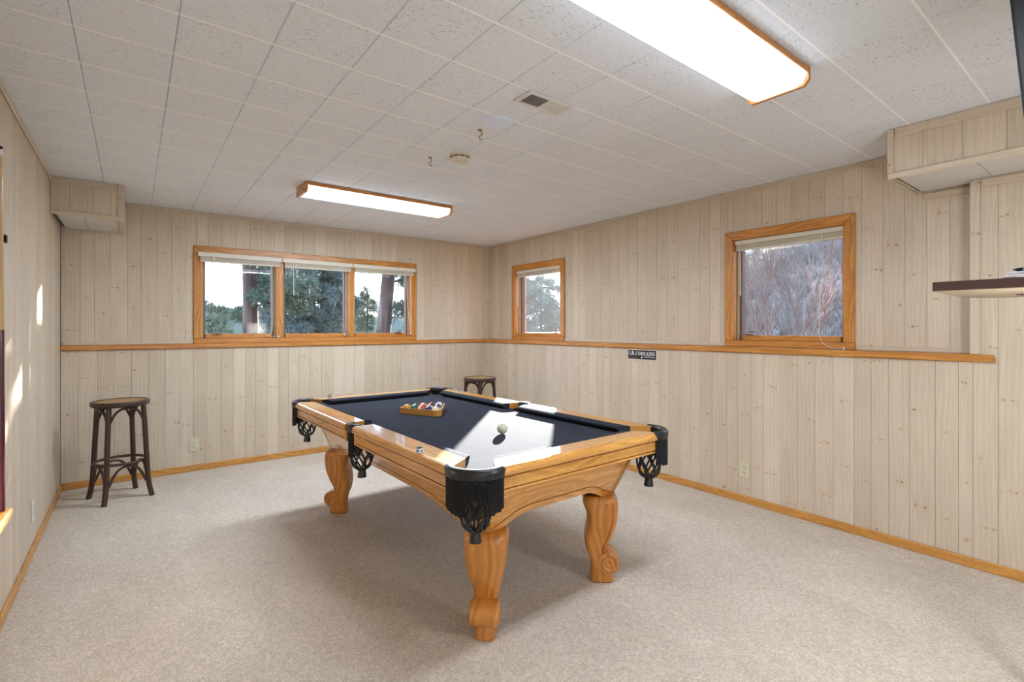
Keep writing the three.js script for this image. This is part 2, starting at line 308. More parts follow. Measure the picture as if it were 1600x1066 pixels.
{ // ceiling of square fibre tiles with bevelled joints
  const c = structure('ceiling', 'off-white fissured fibre tile ceiling', 'ceiling');
  mesh('ceiling_deck', cbox(XL - 0.2, XU + 0.2, TOP + 0.016, TOP + 0.2, ZU - 0.2, ZF + 0.2, 0.001), M.ceilBack, c);
  const a = 0.2982, b = 0.311, x0 = -0.1717, z0 = -2.3609, rest = [], geos = new Map(), r = rng(3);
  for (let i = -2; i < 14; i++) for (let j = -17; j < 11; j++) {
    const p0 = Math.max(XL, x0 + a * i), p1 = Math.min(XU, x0 + a * (i + 1)), q1 = Math.min(ZF, z0 - b * j), q0 = Math.max(ZU, z0 - b * (j + 1));
    if (p1 - p0 < 0.02 || q1 - q0 < 0.02) continue;
    const w = p1 - p0, d = q1 - q0, odd = (i + j) & 1, v = Math.floor(r() * 3), key = [w.toFixed(3), d.toFixed(3), odd, v].join();
    if (!geos.has(key)) { const g = cbox(-w / 2 + 0.0006, w / 2 - 0.0006, 0, 0.015, -d / 2 + 0.0006, d / 2 - 0.0006, 0.0036, 'z'), uv = g.attributes.uv, p = g.attributes.position; for (let k = 0; k < p.count; k++) { const s = p.getX(k) / 0.3 + v * 0.31, t = p.getZ(k) / 0.3 + v * 0.17; if (odd) uv.setXY(k, t, s); else uv.setXY(k, s, t); } geos.set(key, g); }
    if (q0 > -0.45) { rest.push(geos.get(key).clone().translate((p0 + p1) / 2, TOP, (q0 + q1) / 2)); continue; }
    const t = mesh('ceiling_tile', geos.get(key), odd ? M.tileB : M.tileA, c); t.position.set((p0 + p1) / 2, TOP, (q0 + q1) / 2);
  }
  mesh('ceiling_tiles', rest, M.tileA, c, { kind: 'stuff' });
  for (let j = -6; j < 10; j++) { const z = z0 - b * j; if (z > ZU + 0.02 && z < -0.4) mesh('joint_strip', cbox(XL, XU, TOP + 0.0002, TOP + 0.012, z - 0.0046, z + 0.0046, 0.0002), M.joint, c); }
}
// boxed-in duct at the right, above the windows' near end, and a small one in the back left corner
{
  const X0 = 3.278, Z0 = -0.891, s = structure('soffit', 'long boxed-in duct of pine planks on the right wall', 'soffit');
  mesh('soffit_core', cbox(X0 + 0.013, XU - 0.001, SOF + 0.012, TOP - 0.001, Z0 + 0.013, ZF, 0.001), core, s);
  boards(s, 'z', Z0, 0.4, SOF + 0.004, TOP - 0.002, X0, 1, [], 0.14);
  boards(s, 'x', X0 + 0.014, XU - 0.001, SOF + 0.004, TOP - 0.002, Z0, 1, [], 0.12);
  for (const [a, b] of [[Z0 + 0.03, -0.545], [-0.543, 0.08], [0.082, ZF]]) mesh('underside_tile', cbox(X0 + 0.02, a < -0.6 ? XU - 0.03 : XU - 0.1, SOF - 0.004, SOF + 0.011, a, b, 0.002), M.underside, s);
  pineTrim('edge_strip', '', [[X0 - 0.010, X0 - 0.0005, TOP - 0.05, TOP - 0.001, Z0 + 0.02, 0.45], [X0 - 0.012, X0 - 0.0005, SOF - 0.008, SOF + 0.024, Z0 - 0.01, 0.45], [X0 - 0.012, X0 + 0.002, SOF + 0.025, TOP - 0.001, Z0 - 0.012, Z0 + 0.018], [X0 + 0.003, XU - 0.002, SOF - 0.008, SOF + 0.02, Z0 - 0.012, Z0 - 0.0005]], s);
  const X1 = -0.062, Z1 = -4.77, t = structure('soffit', 'small boxed-in duct of pine planks in the corner above the bar stool', 'soffit');
  mesh('soffit_core', cbox(XL + 0.001, X1 - 0.013, SOF + 0.012, TOP - 0.001, ZU + 0.001, Z1 - 0.013, 0.001), core, t);
  boards(t, 'x', XL + 0.001, X1 - 0.014, SOF + 0.004, TOP - 0.002, Z1, -1, [], 0.12);
  boards(t, 'z', ZU + 0.001, Z1, SOF + 0.004, TOP - 0.002, X1, -1, [], 0.12);
  for (const [a, b] of [[XL + 0.03, -0.292], [-0.290, X1 - 0.03]]) mesh('underside_tile', cbox(a, b, SOF - 0.004, SOF + 0.011, ZU + 0.002, Z1 - 0.02, 0.002), M.underside, t);
  pineTrim('edge_strip', '', [[XL + 0.001, X1 - 0.03, TOP - 0.045, TOP - 0.001, Z1 + 0.0005, Z1 + 0.010], [XL + 0.001, X1 + 0.012, SOF - 0.008, SOF + 0.022, Z1 + 0.0005, Z1 + 0.012], [X1 - 0.028, X1 + 0.012, SOF + 0.023, TOP - 0.001, Z1 + 0.0005, Z1 + 0.012], [X1 - 0.028, X1 + 0.010, SOF - 0.012, SOF - 0.005, ZU + 0.012, Z1 - 0.001]], t);
}
// whitewashed strips: along the ceiling, above the ledge, in the corners
pineTrim('trim_1', 'whitewashed strip along the ceiling on the back wall', [[-0.049, XU - 0.001, TOP - 0.032, TOP - 0.001, ZU + 0.0005, ZU + 0.011]]);
pineTrim('trim_2', 'whitewashed strip along the ceiling on the right wall', [[XU - 0.011, XU - 0.0005, TOP - 0.034, TOP - 0.001, ZU + 0.012, -0.905]]);
pineTrim('trim_3', 'whitewashed strip along the ceiling on the left wall', [[XL + 0.0005, XL + 0.011, TOP - 0.034, TOP - 0.001, -4.757, -0.9], [XL + 0.0005, XL + 0.011, TOP - 0.034, TOP - 0.001, -0.898, ZF - 0.001]]);
pineTrim('trim_4', 'whitewashed strip above the ledge on the back wall', [[XL + 0.012, WB[0] - 0.001, LEDGE + 0.0005, LEDGE + 0.028, ZU + 0.0005, ZU + 0.011], [WB[1] + 0.001, XU - 0.012, LEDGE + 0.0005, LEDGE + 0.028, ZU + 0.0005, ZU + 0.011]]);
pineTrim('trim_5', 'whitewashed strip above the ledge on the right wall', [[XU - 0.011, XU - 0.0005, LEDGE + 0.0005, LEDGE + 0.028, ZU + 0.012, W2[0] - 0.001], [XU - 0.011, XU - 0.0005, LEDGE + 0.0005, LEDGE + 0.028, W2[1] + 0.001, W3[0] - 0.001], [XU - 0.011, XU - 0.0005, LEDGE + 0.0005, LEDGE + 0.028, W3[1] + 0.001, -0.64]]);
pineTrim('trim_6', 'whitewashed upright strips in the corners of the room', [[XL + 0.0005, XL + 0.02, LEDGE + 0.03, SOF - 0.014, ZU + 0.0005, ZU + 0.010], [XU - 0.02, XU - 0.0005, LEDGE + 0.03, TOP - 0.036, ZU + 0.0005, ZU + 0.010], [XR - 0.02, XR - 0.0005, 0.062, LEDGE_B - 0.002, ZB + 0.0005, ZB + 0.010], [XL + 0.0005, XL + 0.014, 0.062, LEDGE_B - 0.002, ZB + 0.0005, ZB + 0.010]]);
pineTrim('trim_7', 'whitewashed strips edging the boxed-out wall beside the shelf', [[XR - 0.010, XR - 0.0005, LEDGE + 0.001, SOF - 0.012, -0.632, -0.588], [XR - 0.010, XR - 0.0005, SOF - 0.055, SOF - 0.012, -0.586, 0.45], [XU - 0.011, XU - 0.0005, SOF - 0.050, SOF - 0.012, -0.86, -0.64]]);
// varnished oak: the ledge cap and the baseboards
{
  const nose = 0.022, L = (name, label, gs) => { const o = structure(name, label, 'trim'); gs.forEach((g) => mesh('trim_board', g, M.oak, o)); };
  L('trim_8', 'varnished oak ledge cap along the back wall', [cbox(XL + 0.001, XR - nose - 0.001, LEDGE_B, LEDGE, ZU + 0.0005, ZB + nose, 0.004, 'x')]);
  L('trim_9', 'varnished oak ledge cap along the right wall under two windows', [cbox(XR - nose, XR - 0.0005, LEDGE_B, LEDGE, ZU + 0.0005, -0.533, 0.004, 'z'), cbox(XR, XU - 0.0005, LEDGE_B, LEDGE, ZU + 0.0005, -0.634, 0.001, 'z')]);
  const B = (name, label, gs) => { const o = structure(name, label, 'baseboard'); gs.forEach((g) => mesh('trim_board', g, M.oakBase, o)); };
  B('baseboard_back', 'oak baseboard along the back wall', [cbox(XL + 0.012, 1.4, 0.0005, 0.058, ZB + 0.0005, ZB + 0.012, 0.003, 'x'), cbox(1.401, XR - 0.012, 0.0005, 0.058, ZB + 0.0005, ZB + 0.012, 0.003, 'x', 0.1, 0.4)]);
  B('baseboard_right', 'oak baseboard along the right wall', [cbox(XR - 0.012, XR - 0.0005, 0.0005, 0.056, ZB + 0.0005, -2.3, 0.003, 'z'), cbox(XR - 0.012, XR - 0.0005, 0.0005, 0.056, -2.299, ZF - 0.001, 0.003, 'z', 0.06, 0.3)]);
  B('baseboard_left', 'oak baseboard along the left wall', [cbox(XL + 0.0005, XL + 0.012, 0.0005, 0.058, ZB + 0.0005, ZF - 0.001, 0.003, 'z')]);
}

// ---------------------------------------------------------------- windows: local x along the wall, y up from the ledge, z into the room
function windowUnit(name, label, pos, turn, W, H, lights, pane, crankAt) {
  const o = structure(name, label, 'window', pos, turn), cw = 0.068, D = -0.10;
  const ca = [[0, cw, 0.046, H], [W - cw, W, 0.046, H]];
  for (const [a, b, c, d] of ca) { // mitred at the top corners
    const g = cbox(a, b, c, d, 0.0005, 0.019, 0.005, 'y', a, 0.2), p = g.attributes.position;
    for (let i = 0; i < p.count; i++) if (p.getY(i) > H - 0.02) p.setY(i, p.getY(i) - (a < 0.01 ? p.getX(i) : W - p.getX(i)) - 0.0006);
    mesh('casing', g, M.oak, o);
  }
  { const g = cbox(0, W, H - cw, H, 0.0005, 0.019, 0.005, 'x', 0.1), p = g.attributes.position; for (let i = 0; i < p.count; i++) { const d = H - p.getY(i); p.setX(i, p.getX(i) < W / 2 ? p.getX(i) + d : p.getX(i) - d); } mesh('casing', g, M.oak, o); }
  mesh('casing', cbox(0, W, 0.001, 0.0455, 0.0005, 0.021, 0.004, 'x', 0.05, 0.3), M.oak, o);
  const i0 = IN + 0.0005, i1 = W - IN - 0.0005, t0 = H - IN - 0.0005, b0 = 0.0305;   // jamb lining of the opening
  for (const [a, b] of [[i0, i0 + 0.013], [i1 - 0.013, i1]]) mesh('jamb', cbox(a, b, b0, t0, -0.158, 0, 0.001, 'y', 0.2), M.oak, o);
  mesh('jamb', cbox(i0 + 0.0135, i1 - 0.0135, t0 - 0.013, t0, -0.158, 0, 0.001, 'x', 0.3), M.oak, o);
  mesh('jamb', cbox(i0 + 0.0135, i1 - 0.0135, b0, b0 + 0.0155, -0.158, 0, 0.001, 'x', 0.15), M.oak, o);
  lights.forEach(([a, b], k) => {
    if (k) mesh('mullion', cbox(lights[k - 1][1], a, 0.0465, H - cw - 0.0005, -0.15, 0.014, 0.004, 'y', 0.12), M.oak, o);
    const s = 0.030, y0 = 0.0465, y1 = H - cw - 0.002;
    for (const [p, q] of [[a + 0.0005, a + 0.012], [b - 0.012, b - 0.0005]]) mesh('weather_strip', cbox(p, q, y0, y1, D + 0.02, D + 0.055, 0.002), M.vinyl, o);
    for (const [p, q] of [[a + 0.0125, a + s], [b - s, b - 0.0125]]) mesh('sash', cbox(p, q, y0, y1, D - 0.02, D + 0.035, 0.003), M.sash, o);
    mesh('sash', cbox(a + s + 0.0005, b - s - 0.0005, y0, y0 + 0.042, D - 0.02, D + 0.05, 0.004, 'x', 0.2), M.oak, o);
    mesh('sash', cbox(a + s + 0.0005, b - s - 0.0005, y1 - 0.03, y1, D - 0.02, D + 0.035, 0.003), M.sash, o);
    mesh('pane', new THREE.PlaneGeometry(b - a - 2 * s - 0.001, y1 - y0 - 0.073).translate((a + b) / 2, (y0 + y1) / 2 + 0.006, D), pane, o);
  });
  for (const cx of crankAt) { // folding crank of the casement
    const h = mesh('crank_handle', [cbox(cx - 0.03, cx + 0.045, 0.089, 0.099, D + 0.052, D + 0.088, 0.004), at(cyl(0.011, 0.009, 0.02, 12), cx, 0.0985, D + 0.068), cbox(cx - 0.008, cx + 0.05, 0.112, 0.119, D + 0.061, D + 0.075, 0.003)], M.metal, o);
    h.userData.label = 'metal folding crank handle';
  }
  return o;
}
const wBack = [[0.07, 0.707], [0.771, 1.443], [1.501, 2.18]];
windowUnit('window_1', 'triple casement window with oak casing in the back wall', [WB[0], LEDGE, ZU], 0, WB[1] - WB[0], WB[3] - LEDGE, wBack, M.glass, [0.19, 2.03]);
windowUnit('window_2', 'narrow-looking square window with fogged pane near the room corner', [XU, LEDGE, W2[0]], -Math.PI / 2, W2[1] - W2[0], W2[3] - LEDGE, [[0.07, W2[1] - W2[0] - 0.07]], M.fogged, [0.76]);
windowUnit('window_3', 'square casement window with oak casing looking onto dry brush', [XU, LEDGE, W3[0]], -Math.PI / 2, W3[1] - W3[0], W3[3] - LEDGE, [[0.07, W3[1] - W3[0] - 0.07]], M.hazy, [0.17]);
{  // door added out of view, lets in fill daylight from behind
  const d = structure('door_1', 'unseen sliding glass door added behind the photographer for extra daylight', 'door', [0, 0, ZF + 0.04]), a = WF[0] + IN + 0.001, b = WF[1] - IN - 0.001, t = WF[3] - IN - 0.001, m = (a + b) / 2;
  mesh('frame', [cbox(a, a + 0.05, 0.031, t, 0, 0.1, 0.004), cbox(b - 0.05, b, 0.031, t, 0, 0.1, 0.004), cbox(a + 0.051, b - 0.051, t - 0.05, t, 0, 0.1, 0.004), cbox(a + 0.051, b - 0.051, 0.031, 0.07, 0, 0.1, 0.004), cbox(m - 0.035, m + 0.035, 0.071, t - 0.051, 0, 0.1, 0.004)], M.white, d);
  for (const [p, q] of [[a + 0.051, m - 0.036], [m + 0.036, b - 0.051]]) mesh('pane', new THREE.PlaneGeometry(q - p, t - 0.122).translate((p + q) / 2, (t + 0.02) / 2, 0.05), M.glass, d);
  mesh('handle', cbox(m - 0.06, m - 0.04, 0.95, 1.15, -0.03, 0, 0.004), M.metal, d);
}
// drawn-up blinds; a, b along the window, top, front plane
function blind(label, pos, turn, a, b, top, z, o2 = {}) {
  const o = thing('window_blind', label, 'blind', pos, turn, 'raised slat blinds on the windows'), inset = o2.inset ?? 0.02, hr = o2.rail ?? 0.042, zs = z - 0.008;
  mesh('headrail', cbox(a, b, top - hr, top, z - 0.03, z, 0.003), M.blind, o);
  const n = 9, sy = 0.0037;
  for (let k = 0; k < n; k++) mesh('slat', cbox(a + inset, b - inset, top - hr - 0.001 - (k + 1) * sy, top - hr - 0.001 - k * sy - 0.0004, zs - 0.025, zs - 0.001 + 0.001 * (k % 2), 0.0008), M.slat, o);
  const yb = top - hr - 0.001 - n * sy;
  mesh('bottom_rail', cbox(a + inset, b - inset, yb - 0.013, yb - 0.0005, zs - 0.025, zs, 0.003), M.blind, o);
  const wx = a + inset + 0.06 * (o2.wand ?? 1), wl = o2.wandLength ?? 0.3;
  mesh('tilt_wand', [rod([wx, top - hr + 0.004, z + 0.004], [wx + 0.004, top - hr - wl, z + 0.006], 0.0036, 6), rod([wx, top - hr + 0.008, z - 0.002], [wx, top - hr + 0.002, z + 0.005], 0.003, 6)], M.cord, o);
  for (const f of [0.18, 0.82]) mesh('ladder_tape', cbox(mix(a, b, f) - 0.004, mix(a, b, f) + 0.004, yb - 0.012, top - hr, zs + 0.0005, zs + 0.0015, 0.0004), M.cord, o);
  if (o2.cord) mesh('lift_cord', [tube(o2.cord, 0.0022, 40, 6), at(cyl(0.006, 0.004, 0.022, 10), ...o2.cord[o2.cord.length - 1]).translate(0, -0.011, 0)], M.cord, o);
  return o;
}
{
  const H = WB[3] - LEDGE, p = [WB[0], LEDGE, ZU];
  blind('raised cream blind over the left light, before the dark tree trunk', p, 0, 0.032, 0.752, H - 0.062, 0.05, { wand: 1.6, wandLength: 0.36, cord: [[0.66, H - 0.11, 0.045], [0.665, 0.5, 0.034], [0.66, 0.12, 0.03], [0.60, 0.075, 0.036], [0.68, 0.06, 0.045], [0.72, 0.058, 0.03]] });
  blind('raised cream blind over the middle light, before the dense pine', p, 0, 0.757, 1.472, H - 0.062, 0.05, { wand: 1.3, wandLength: 0.33, cord: [[1.39, H - 0.11, 0.045], [1.392, 0.5, 0.034], [1.39, 0.13, 0.03], [1.385, 0.075, 0.03]] });
  blind('raised cream blind over the right light, before the leaning trunk', p, 0, 1.477, 2.222, H - 0.062, 0.05, { wand: 1.5, wandLength: 0.3, cord: [[2.10, H - 0.11, 0.045], [2.12, 0.5, 0.036], [2.15, 0.2, 0.034], [2.165, 0.08, 0.03]] });
  const w2 = W2[1] - W2[0], w3 = W3[1] - W3[0], h2 = W2[3] - LEDGE, h3 = W3[3] - LEDGE;
  blind('raised cream blind in the fogged window near the corner', [XU, LEDGE, W2[0]], -Math.PI / 2, 0.0715, w2 - 0.0715, h2 - 0.0705, -0.004, { inset: 0.004, rail: 0.032, wandLength: 0.42, wand: 0.5 });
  blind('raised cream blind with hanging lift cord in the window facing the brush', [XU, LEDGE, W3[0]], -Math.PI / 2, 0.0715, w3 - 0.0715, h3 - 0.0705, -0.004, { inset: 0.004, rail: 0.032, wandLength: 0.4, wand: 0.7, cord: [[0.70, h3 - 0.085, 0.004], [0.705, 0.6, 0.01], [0.69, 0.3, 0.012], [0.688, 0.13, 0.016], [0.71, 0.05, 0.028], [0.77, 0.012, 0.035], [0.84, 0.0065, 0.03]] });
}

// ---------------------------------------------------------------- fluorescent fittings
function fitting(label, x0, x1, z0, z1, power) {
  const o = thing('ceiling_light', label, 'ceiling light', [(x0 + x1) / 2, TOP, (z0 + z1) / 2], 0, 'fluorescent fittings on the ceiling'), L = (x1 - x0) / 2, w = (z1 - z0) / 2;
  const lens = std({ color: 0xf4f6f6, roughness: 0.3, emissive: TUBE_COLOR, emissiveIntensity: 3, bumpMap: tex(64, 64, (u, v) => { const b = 128 + 100 * Math.sin(u * 50.27) * Math.sin(v * 50.27); return [b, b, b]; }, false, 12, 12), bumpScale: 0.002 });
  mesh('diffuser', sweep([[-w + 0.006, -0.028], [-w + 0.022, -0.062], [-w + 0.05, -0.074], [w - 0.05, -0.074], [w - 0.022, -0.062], [w - 0.006, -0.028]], -L + 0.018, L - 0.018), lens, o);
  mesh('housing', cbox(-L + 0.018, L - 0.018, -0.028, -0.0005, -w + 0.016, w - 0.016, 0.002), M.white, o);
  for (const s of [-1, 1]) {
    mesh('side_rail', cbox(-L + 0.018, L - 0.018, -0.027, -0.001, s > 0 ? w - 0.0155 : -w, s > 0 ? w : -w + 0.0155, 0.003, 'x'), M.oak, o);
    const e = sweep([[-w, -0.001], [-w, -0.055], [-w + 0.02, -0.078], [w - 0.02, -0.078], [w, -0.055], [w, -0.001]], s > 0 ? L - 0.0175 : -L, s > 0 ? L : -L + 0.0175);
    mesh('end_cap', grainUV(e, 'z'), M.oak, o);
  }
  for (const s of [-1, 1]) { // one soft strip under each of the two tubes
    const a = new THREE.RectAreaLight(TUBE_COLOR, power, (x1 - x0) - 0.06, 0.06);
    a.position.set((x0 + x1) / 2, TOP - 0.0765, (z0 + z1) / 2 + s * 0.052); a.lookAt(a.position.x, 0, a.position.z); scene.add(a);
  }
  return o;
}
fitting('lit fluorescent fitting with oak ends on the ceiling, nearest the vent', 0.985, 2.222, -1.135, -0.875, TUBE_POWER * 0.47);
fitting('lit fluorescent fitting with oak ends on the ceiling, nearest the triple window', 1.003, 2.240, -4.055, -3.795, TUBE_POWER * 0.98);

// ---------------------------------------------------------------- small things on the ceiling
{
  const o = thing('air_vent', 'white two-panel louvred air vent set in the ceiling', 'vent', [1.567, TOP, -1.795]);
  mesh('vent_box', cbox(-0.12, 0.12, -0.0025, -0.0005, -0.05, 0.05, 0.0005), M.hole, o);
  mesh('frame', [cbox(-0.14, 0.14, -0.009, -0.0005, -0.064, -0.044, 0.003), cbox(-0.14, 0.14, -0.009, -0.0005, 0.044, 0.064, 0.003), cbox(-0.14, -0.112, -0.009, -0.0005, -0.0435, 0.0435, 0.003), cbox(0.112, 0.14, -0.009, -0.0005, -0.0435, 0.0435, 0.003), cbox(-0.006, 0.006, -0.009, -0.0026, -0.0435, 0.0435, 0.002)], M.vent, o);
  for (let k = 0; k < 22; k++) { const left = k < 11, x = left ? -0.106 + k * 0.0096 : 0.012 + (k - 11) * 0.0096, g = cbox(-0.0038, 0.0038, -0.0006, 0.0006, -0.0433, 0.0433, 0.0003); g.rotateZ(left ? 1.0 : -0.35); mesh('louvre', g.translate(x, -0.0058, 0), M.vent, o); }
}
tag(mesh('ceiling_cover', [at(cyl(0.068, 0.075, 0.010, 40), 1.510, TOP - 0.0105, -2.100), ...[-0.03, 0.03].map((d) => at(cyl(0.004, 0.004, 0.0015, 8), 1.510 + d, TOP - 0.0118, -2.100))], M.plate), 'round bluish white blank cover plate on the ceiling', 'cover plate');
{
  const o = thing('smoke_detector', 'round cream smoke detector on the ceiling between two brass hooks', 'smoke detector', [1.622, TOP - 0.0005, -2.655]);
  mesh('base', at(cyl(0.066, 0.069, 0.014, 40), 0, -0.014, 0), M.detector, o);
  mesh('cover', new THREE.LatheGeometry([[0.0, -0.045], [0.03, -0.045], [0.05, -0.041], [0.056, -0.036], [0.061, -0.026], [0.062, -0.0145], [0, -0.0145]].map((p) => new THREE.Vector2(...p)), 40), M.detector, o);
  for (let k = 0; k < 10; k++) { const t = k / 10 * Math.PI * 2; mesh('slot', cbox(-0.012, 0.012, -0.0025, 0.0025, -0.0012, 0.0012, 0.0005).rotateY(-t + Math.PI / 2).translate(0.0605 * Math.cos(t), -0.022, 0.0605 * Math.sin(t)), M.hole, o); }
  for (const [dx, dz] of [[-0.024, 0.018], [0.02, 0.026]]) mesh('grille', at(cyl(0.013, 0.013, 0.0012, 18), dx, -0.0462, dz), M.slat, o);
}
for (const [x, z, l, t] of [[1.494, -2.805, 'brass swag hook on the ceiling beside the smoke detector', 0.4], [1.502, -2.250, 'brass swag hook on the ceiling beside the round cover plate', 0.1]]) {
  const o = thing('ceiling_hook', l, 'hook', [x, TOP - 0.0005, z], t);
  mesh('plate', at(cyl(0.011, 0.012, 0.004, 16), 0, -0.004, 0), M.brass, o);
  mesh('hook', tube([[0, -0.004, 0], [0.012, -0.012, 0], [0.014, -0.02, 0], [0.002, -0.032, 0], [-0.006, -0.042, 0], [0.004, -0.052, 0], [0.015, -0.046, 0]], 0.0028, 30, 8), M.brass, o);
}

// ---------------------------------------------------------------- outlets and the sticker
function outlet(label, pos, turn, mat) {
  const o = thing('wall_outlet', label, 'outlet', pos, turn, 'electrical outlets low on the walls');
  mesh('cover_plate', cbox(-0.038, 0.038, -0.06, 0.06, 0.0005, 0.0065, 0.003), mat, o);
  for (const y of [-0.02, 0.02]) {
    const s = mesh('socket', cbox(-0.0165, 0.0165, y - 0.0135, y + 0.0135, 0.0066, 0.0085, 0.0012), mat, o);
    mesh('slot', [cbox(-0.0078, -0.0052, y - 0.002, y + 0.007, 0.0083, 0.0088, 0.0001), cbox(0.0052, 0.0078, y - 0.001, y + 0.006, 0.0083, 0.0088, 0.0001), cbox(-0.0028, 0.0028, y - 0.0105, y - 0.0055, 0.0083, 0.0088, 0.0001)], M.hole, s);
  }
  mesh('screw', new THREE.CylinderGeometry(0.003, 0.003, 0.001, 10).rotateX(Math.PI / 2).translate(0, 0, 0.0071), M.metal, o);
  return o;
}
outlet('cream outlet low on the back wall near the left bar stool', [0.445, 0.242, ZB], 0, M.ivory);
outlet('cream outlet low on the right wall below the brush window', [XR, 0.246, -1.892], -Math.PI / 2, M.ivory);
outlet('white outlet low on the left wall, seen edge on', [XL, 0.252, -3.975], Math.PI / 2, M.ivoryWhite);
{
  const c = document.createElement('canvas'); c.width = 1024; c.height = 272; const g = c.getContext('2d');
  g.fillStyle = '#08080b'; g.fillRect(0, 0, 1024, 272); g.fillStyle = '#e9e9ec'; g.strokeStyle = '#e9e9ec';
  g.textBaseline = 'middle'; g.font = 'bold 150px serif'; g.fillText('I', 22, 96);
  g.beginPath(); g.ellipse(168, 66, 42, 40, 0, 0, 7); g.fill(); g.fillRect(146, 92, 44, 26);                       // skull
  g.lineWidth = 13; g.lineCap = 'round'; g.beginPath(); g.moveTo(96, 158); g.lineTo(240, 112); g.moveTo(240, 158); g.lineTo(96, 112); g.stroke();
  g.fillStyle = '#08080b'; g.beginPath(); g.ellipse(152, 70, 11, 12, 0, 0, 7); g.ellipse(185, 70, 11, 12, 0, 0, 7); g.fill();
  g.fillStyle = '#e9e9ec'; const word = 'CORSAIRS'; g.font = 'bold 158px serif'; const m = g.measureText(word).width; g.save(); g.translate(268, 98); g.scale(730 / m, 1); g.fillText(word, 0, 0); g.restore();
  const r = rng(8); for (let x = 22; x < 390; x += 17) { g.globalAlpha = 0.5; g.fillRect(x, 212, 6 + r() * 8, 22 + r() * 6); } g.globalAlpha = 0.75;
  for (let x = 600; x < 990; x += 44) g.fillRect(x, 180 + r() * 8, 26 + r() * 10, 40); g.globalAlpha = 1;
  g.beginPath(); g.moveTo(515, 180); g.lineTo(555, 226); g.lineTo(515, 250); g.lineTo(475, 226); g.closePath(); g.fill();
  const t = new THREE.CanvasTexture(c); t.colorSpace = THREE.SRGBColorSpace;
  const o = thing('bumper_sticker', 'black bumper sticker reading I skull CORSAIRS on the right wall', 'sticker', [XR, 1.070, -2.842], -Math.PI / 2);
  mesh('sticker_sheet', new THREE.BoxGeometry(0.305, 0.079, 0.0008).translate(0, 0, 0.0009), std({ color: 0x08080b, roughness: 0.5 }), o);
  mesh('print', new THREE.PlaneGeometry(0.303, 0.077).translate(0, 0, 0.00145), std({ map: t, roughness: 0.5 }), o, { label: 'white lettering on black' });
}

// ---------------------------------------------------------------- pool table (local: x across, z along, near end at +z)
const TC = [1.56, 0, -2.67], TURN = 0.02, HX = 0.64, HZ = 1.17, RT = 0.79, BED = 0.752;
function arcSweep(cx, cz, r, a0, a1, n, prof) { // closed profile of [dr, y] carried round an arc, angles from +x towards +z
  const P = [], m = prof.length, pt = (a, k) => [cx + (r + prof[k][0]) * Math.cos(a), prof[k][1], cz + (r + prof[k][0]) * Math.sin(a)];
  for (let i = 0; i < n; i++) { const A = mix(a0, a1, i / n), B = mix(a0, a1, (i + 1) / n); for (let k = 0; k < m; k++) { const q = (k + 1) % m; P.push(...pt(A, k), ...pt(B, k), ...pt(B, q), ...pt(A, k), ...pt(B, q), ...pt(A, q)); } }
  for (const [A, f] of [[a0, 0], [a1, 1]]) for (let k = 1; k + 1 < m; k++) P.push(...pt(A, 0), ...pt(A, f ? k + 1 : k), ...pt(A, f ? k : k + 1));
  const g = new THREE.BufferGeometry(); g.setAttribute('position', new THREE.Float32BufferAttribute(P, 3)); g.computeVertexNormals(); return g;
}
